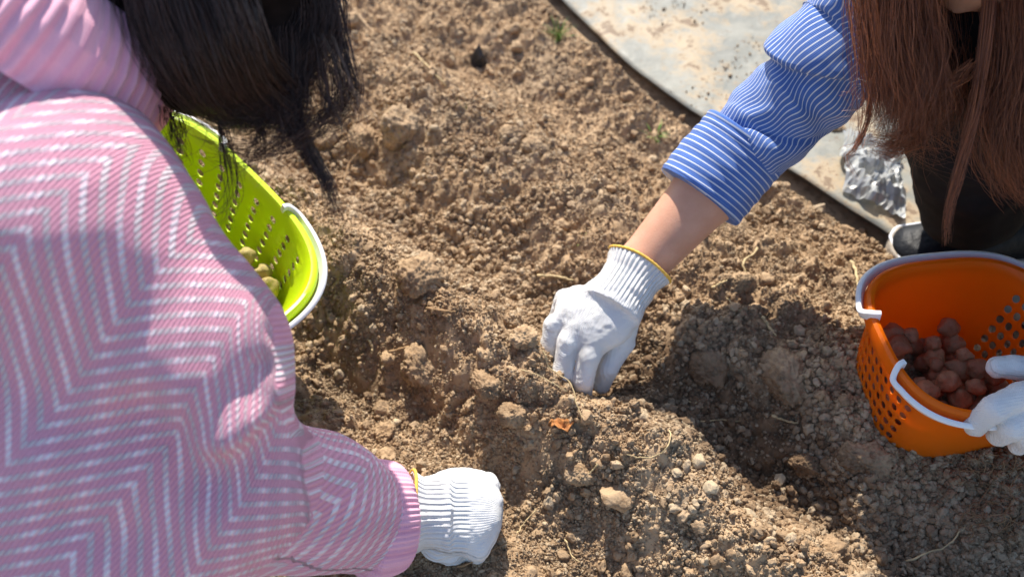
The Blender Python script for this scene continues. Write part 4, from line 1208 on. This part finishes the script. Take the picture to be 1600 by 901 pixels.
for k in range(14):
    j = r_.normal(0, 12, 6); x = 330 + 15 * k
    gr.append(([P(x + j[0], 60, .665), P(x + 20 + j[1], 150, .665), P(x + 30 + j[2] * 1.5, 200 + j[3], .665), P(x + 10 + j[4] * 3, 235 + j[5], .665)], 8, .003, .012, 1, .012))
V, F, U_ = strands(gr, 5, .00032, 20, .006)
st = mesh_np('strands', V, F, M_HAIRD, uv=U_); st.parent = hb; st['kind'] = 'stuff'

# her gloved fist, seen from the back of the hand
gA = G(643, 800, .062); gW = G(690, 800, .055); pc = G(722, 797, .045)
Bp = basis(pc - gA, (0, -.25, 1))
def hp(a, b, z): return G(a, b, z)
glove('glove', pink, gA, gW,
      [(G(716, 796, .046), Bp, (.040, .042, .024)), (G(738, 800, .040), Bp, (.030, .042, .026))],
      [[(hp(735, 752, .050), .0125), (hp(760, 756, .042), .0125), (hp(764, 760, .018), .0115), (hp(745, 764, .006), .010)],
       [(hp(738, 778, .052), .0125), (hp(764, 782, .044), .0130), (hp(768, 786, .018), .0120), (hp(748, 790, .004), .010)],
       [(hp(738, 806, .050), .0125), (hp(761, 812, .042), .0125), (hp(764, 816, .018), .0115), (hp(745, 818, .004), .010)],
       [(hp(728, 836, .044), .0120), (hp(746, 854, .034), .0125), (hp(744, 862, .016), .0110), (hp(730, 858, .004), .0095)],
       [(hp(660, 826, .044), .0160), (hp(682, 850, .034), .0150), (hp(702, 862, .022), .0120), (hp(716, 866, .010), .0105)]],
      (0, -.2, 1), cuff_r=(.042, .034), pk=.014, k=.004, dirt_pts=[(hp(745, 860, .0), .035)])
for o in [c for c in pink.children if c.name.startswith('glove')]: unparent_space(o, pink)

# ================================================================== PERSON IN THE BLUE SHIRT
blue = thing('person', 'person in blue striped shirt with long auburn hair pressing a bulb into the furrow', 'person', loc=(.72, .68, 0))
def partb(o): return unparent_space(o, blue)
W2 = G(985, 432, .090); FA = G(1052, 352, .165); EB = P(1232, 138, .948); SB = np.array([.46, .86, .48]); 
HC = P(1560, -185, .70); BF = np.array([-.55, -.25, -.75]); BU = np.array([-.5, -.1, .6])
NB = np.array([.53, .74, .50]); HB = np.array([.86, .68, .24]); SLB = np.array([.58, .58, .46]); ELB = np.array([.78, .48, .33]); WLB = P(1735, 590, .785)
KR, AR = np.array([.475, .735, .34]), np.array([.60, .745, .09]); KL, AL = np.array([.64, .50, .36]), np.array([.68, .44, .08])
def body_blue(p):
    d = head_sdf(p, HC, BF, BU)
    d = smin(d, rcone(p, HC + np.array([.03, .01, .0]), NB, .048, .052), .03)
    d = smin(d, rcone(p, NB + np.array([.03, 0, -.03]), HB, .10, .12), .05)
    d = smin(d, rcone(p, NB, SB, .055, .05), .03); d = smin(d, rcone(p, NB, SLB, .055, .05), .03)
    d = smin(d, rcone(p, SB, EB, .045, .033), .02)
    fm = P(1112, 290, .972)
    d = smin(d, rcone(p, EB, fm, .033, .040), .01); d = smin(d, rcone(p, fm, W2, .040, .0275), .012)
    d = smin(d, rcone(p, W2, G(930, 500, .07), .0265, .022), .02)
    d = smin(d, rcone(p, SLB, ELB, .048, .040), .02); d = smin(d, rcone(p, ELB, WLB, .040, .027), .02); d = smin(d, rcone(p, WLB, P(1650, 610, .805), .024, .020), .02)
    for K, A in ((KR, AR), (KL, AL)):
        d = smin(d, rcone(p, HB, K, .10, .062), .04); d = smin(d, rcone(p, K, A, .06, .038), .02); d = smin(d, rcone(p, A, A + np.array([.0, 0, -.05]), .034, .026), .02)
    return d
V, F = nets(body_blue, (.07, .34, -.01), (1.02, 1.0, .78), .0058)
partb(mesh_np('body', relax(V, F, 2), F, M_SKIN)); eyes(blue, HC, BF, BU)
for o in [c for c in blue.children if c.name.startswith('eye')]: unparent_space(o, blue)

# shirt body (out of frame above) + the sleeve in view
def shirt_sdf(p):
    d = rcone(p, NB + np.array([.06, .0, -.03]), HB + np.array([-.02, 0, .05]), .125, .155)
    d = smin(d, rcone(p, NB + np.array([.03, 0, -.02]), SB + np.array([.02, 0, 0]), .085, .075), .04)
    d = smin(d, rcone(p, NB + np.array([.03, 0, -.02]), SLB + np.array([.02, 0, 0]), .085, .07), .04)
    d = smin(d, rcone(p, SLB, ELB, .070, .062), .02); d = smin(d, rcone(p, ELB, ELB * .5 + WLB * .5, .06, .055), .02)
    return d
V, F = nets(shirt_sdf, (.30, .36, .03), (1.08, 1.02, .70), .006); V = relax(V, F, 2); V = V + vnorm(V, F) * (.006 * fbm(V * 14, 3, 9))[:, None]
sh = partb(mesh_np('shirt', V, F, M_SHIRT, uv=np.stack([V[:, 1] + .1 * V[:, 0], V[:, 0]], -1)))
slp = [P(1148, 243, 0.963), P(1190, 205, 0.958), P(1240, 152, 0.943), P(1292, 98, 0.918), P(1345, 45, 0.903), SB * .6 + P(1345, 45, 0.903) * .4, SB]
def sleeve_d(S, A, ln):
    # A=0 faces the up-vector given (towards the camera), +A turns round the arm
    B_ = A - np.pi
    d = .004 * fbm(np.stack([S * 7 + 1.5 * np.sin(A), A * 1.1], -1), 2, 33)
    w = B_ + (S - .35) * 3.2
    # deep diagonal fold where the rolled elbow cloth overhangs
    e = S - (.47 + .045 * B_ + .02 * np.sin(B_ * 2))
    d = d + .0075 * sstep(-.012, .016, e) * np.exp(-np.clip(e, 0, 1) * 7) - .008 * np.exp(-(e / .05) ** 2) * (e < 0)
    # flap that folds in from the elbow towards the cuff on the near side
    e2 = S - (.10 + .13 * (B_ + .2)); m2 = np.exp(-((B_ - .1) / 1.3) ** 2)
    d = d + .008 * m2 * sstep(-.018, .012, -e2) * sstep(0, .05, S) - .004 * m2 * np.exp(-(e2 / .03) ** 2)
    # soft twisted wrinkles
    for q, am, fr, tw in ((.25, .0022, 26, 2.2), (.75, .0026, 20, -1.6), (.5, .0016, 44, 3.4)):
        d = d + am * np.sin(S * fr + B_ * tw + 2 * fbm(np.stack([S * 3, A * .7], -1), 2, int(q * 100))) * np.exp(-((S - q) / .28) ** 2)
    return d
V, F, U_ = loft(slp, [.047, .051, .056, .060, .062, .066, .072], 260, 200, FW, sleeve_d)
U_[:, 0] *= 1.12; U_[:, 0] += .004 * np.sin(U_[:, 1] * 60) + .002 * np.sin(U_[:, 1] * 140 + U_[:, 0] * 50)
slv = mesh_np('sleeve', V, F, M_SHIRT, uv=U_); slv.parent = sh
cpts = [P(1093, 306, 0.973), P(1120, 272, 0.970), P(1150, 238, 0.966), P(1166, 219, 0.963)]
Vc, Fc, Uc = loft([cpts[2] * .5 + cpts[3] * .5, cpts[1], cpts[0] * .9 + cpts[1] * .1, cpts[0], cpts[0] * .93 + cpts[1] * .07, cpts[1], cpts[2], cpts[3], cpts[3] * .93 + cpts[2] * .07],
                  [.050, .050, .051, .0535, .056, .057, .0565, .056, .052], 150, 160, FW,
                  lambda S, A, ln: .0022 * fbm(np.stack([S * 3, A * .9], -1), 2, 12) + .0006 * np.sin(S * 90) * (S > .5) + .0010 * np.cos(A * 2 + 1))
cf = mesh_np('sleeve_cuff', Vc, Fc, M_SHIRT, uv=Uc[:, ::-1] + np.stack([.004 * np.sin(Uc[:, 0] * 14), 0 * Uc[:, 0]], -1)); cf.parent = sh

# trousers
def tr_blue(p):
    d = rcone(p, HB + np.array([0, -.03, 0]), HB + np.array([0, .04, 0]), .145, .145)
    d = smin(d, rcone(p, HB, KR, .115, .085), .04); d = smin(d, rcone(p, KR, AR + np.array([-.01, 0, -.01]), .084, .064), .03)
    d = smin(d, rcone(p, HB, KL, .115, .082), .04); d = smin(d, rcone(p, KL, AL, .080, .060), .03)
    return d
V, F = nets(tr_blue, (.36, .32, .03), (1.06, .92, .47), .006); V = relax(V, F, 2); V = V + vnorm(V, F) * (.004 * fbm(V * 25, 3, 19) + .002 * fbm(V * 70, 2, 4))[:, None]
partb(mesh_np('trousers', V, F, M_TROUSER))
zs = gz(.6, .73)
shoe(blue, (.770, .760, zs - .002), (.512, .735, zs - .002))
shoe(blue, (.80, .46, -.02), (.575, .405, -.02), upper=M_TAN)

# auburn hair hanging down in front of the knees
def hair_base_blue(p):
    return ell(p, HC - np.asarray(BF) * .02 + np.array([.01, 0, .02]), basis(BF, BU), (.100, .092, .112))
V, F = nets(hair_base_blue, HC - .2, HC + .2, .006)
hb2 = partb(mesh_np('hair', relax(V, F, 2), F, M_HAIRB, uv=np.tile([.1, .5], (len(V), 1))))
gr = []; r_ = np.random.default_rng(8)
for k in range(56):                           # left curtain
    f = k / 55; j = r_.normal(0, 7, 3); x0 = 1352 + 92 * f
    dd = .80 - .07 * r_.random()
    bx = 1372 + 85 * f + j[0] * 1.4; by = 178 + 48 * math.sin(f * 3) + j[1] * 2
    gr.append(([P(x0 + 60, -240, .76), P(x0 + 8, -110, dd), P(x0 + j[0] * .5, 0, dd), P(x0 + 14 + j[2], 90, dd), P(bx + 6, 165, dd), P(bx - 6 + j[2] * 2, by, dd)], 48, .009, .011))
for k in range(26):                           # tips curling to the left near the foil
    f = k / 25; j = r_.normal(0, 6, 2)
    gr.append(([P(1410 + 40 * f, 60, .77), P(1420 + 30 * f, 150, .77), P(1430 + 10 * f, 200 + j[0], .77), P(1400 - 10 * f, 222 + 12 * f + j[1], .77), P(1348 + 24 * f, 212 + 26 * f + j[0], .77)], 14, .005, .005))
for k in range(30):                           # middle, thinner, dark knees show through
    f = k / 29; j = r_.normal(0, 9, 3)
    gr.append(([P(1440 + 90 * f, -180, .76), P(1445 + 90 * f + j[0], -20, .78), P(1455 + 75 * f + j[1], 100, .79), P(1440 + 70 * f + j[2], 190 + j[0], .79), P(1425 + 95 * f + j[1] * 2, 225 + j[2] * 2.5, .79)], 6, .008, .012))
for k in range(34):                           # right side
    f = k / 33; j = r_.normal(0, 9, 3)
    gr.append(([P(1560 + 80 * f, -180, .74), P(1556 + 70 * f + j[0], -20, .74), P(1560 + 60 * f + j[1], 110, .745), P(1545 + 80 * f + j[2], 200, .75), P(1560 + 70 * f, 270 + j[0], .75), P(1600 + 40 * f + j[1], 300 + j[2], .75)], 36, .009, .012))
gr.append(([P(1546, -120, .72), P(1544, 0, .72), P(1534, 100, .72), P(1522, 175, .725), P(1500, 260, .73), P(1482, 330, .735), P(1477, 385, .735)], 150, .0036, .0016, 1, .003))
gr.append(([P(1352, -80, .76), P(1357, 20, .76), P(1360, 110, .76), P(1356, 185, .76), P(1335, 232, .76), P(1322, 248, .76), P(1340, 282, .76)], 40, .0016, .0016, 1, .002))
gr.append(([P(1348, -40, .76), P(1350, 60, .76), P(1352, 150, .76), P(1345, 225, .76), P(1328, 240, .76)], 12, .002, .004))
gr.append(([P(1520, 100, .73), P(1490, 130, .74), P(1440, 160, .75), P(1380, 170, .76)], 40, .003, .008))
for k in range(16):
    j = r_.normal(0, 22, 4); gr.append(([P(1400 + j[0], 60, .76), P(1420 + j[1], 170, .76), P(1450 + j[2] * 2, 230, .77), P(1470 + j[3] * 3, 260 + j[0], .77)], 3, .003, .015))
V, F, U_ = strands(gr, 15, .00030, 24, .0085)
st = mesh_np('strands', V, F, M_HAIRB, uv=U_); st.parent = hb2; st['kind'] = 'stuff'

# right hand: pinching into the furrow
rg = G(1000, 412, .104); rw = G(962, 470, .086)
bk = np.array([-.25, -.35, .9]); kc = G(915, 500, .068)
Bh = basis(kc - rw, bk)
glove('glove', blue, rg, rw,
      [(G(940, 492, .074), Bh, (.042, .041, .022)), (G(908, 505, .064), Bh, (.026, .043, .022))],
      [[(G(905, 460, 0.075), .0120), (G(882, 466, 0.061), .0112), (G(868, 500, 0.035), .0098), (G(874, 530, .012), .0088)],     # little finger
       [(G(892, 486, 0.073), .0130), (G(866, 508, 0.059), .0120), (G(855, 560, .030), .0105), (G(864, 588, .004), .0096)],     # ring
       [(G(906, 505, 0.070), .0135), (G(888, 534, 0.059), .0128), (G(878, 582, .034), .0116), (G(892, 612, .006), .0104)],     # middle
       [(G(932, 520, 0.068), .0135), (G(921, 555, 0.054), .0130), (G(911, 596, .030), .0120), (G(909, 628, -.004), .0104)],    # index
       [(G(980, 490, 0.070), .0160), (G(972, 532, 0.045), .0150), (G(950, 574, .024), .0125), (G(940, 600, .002), .0112)]],    # thumb
      bk, cuff_r=(.0405, .0335), pk=.012, k=.0030, dirt_pts=[(G(910, 625, -.01), .03), (G(940, 600, 0), .025), (G(866, 585, .0), .03)])
# left hand: gripping the basket rim
lr = P(1760, 590, 0.785); lw = P(1700, 600, 0.790)
pcn = P(1650, 612, 0.800); Bl = basis(pcn - lr, (0, -.3, 1))
glove('glove', blue, lr, lw,
      [(P(1680, 610, .805), Bl, (.040, .038, .020)), (P(1662, 612, .808), Bl, (.026, .036, .018))],
      [[(P(1655, 590, .81), .015), (P(1618, 578, .812), .0135), (P(1584, 573, .815), .0120), (P(1560, 573, .817), .0108)],     # thumb over the rim
       [(P(1652, 606, .800), .0140), (P(1598, 618, .788), .0132), (P(1552, 638, .788), .0124), (P(1524, 664, .802), .0110)],
       [(P(1662, 628, .800), .0135), (P(1618, 648, .788), .0128), (P(1580, 668, .790), .0118), (P(1560, 680, .806), .0104)],
       [(P(1672, 648, .802), .0130), (P(1636, 670, .790), .0122), (P(1606, 686, .795), .0112), (P(1592, 694, .81), .0100)],
       [(P(1682, 660, .806), .0120), (P(1656, 684, .80), .0108), (P(1636, 696, .81), .0100), (P(1624, 702, .82), .0092)]],
      (0, -.3, 1), cuff_r=(.038, .033), pk=.014, k=.0018, dirt_pts=[(P(1523, 665, .802), .03), (P(1560, 680, .806), .02)])
for o in [c for c in blue.children if c.name.startswith('glove')]: unparent_space(o, blue)
# the bulb being planted
V, F = bulb_mesh(77); q = G(926, 634, -.026); o = mesh_np('flower_bulb', V, F, M_BULB); o.location = tuple(q); o.scale = (.012,) * 3
tag(o, 'brown flower bulb pinched under the gloved fingertips in the furrow', 'bulb')
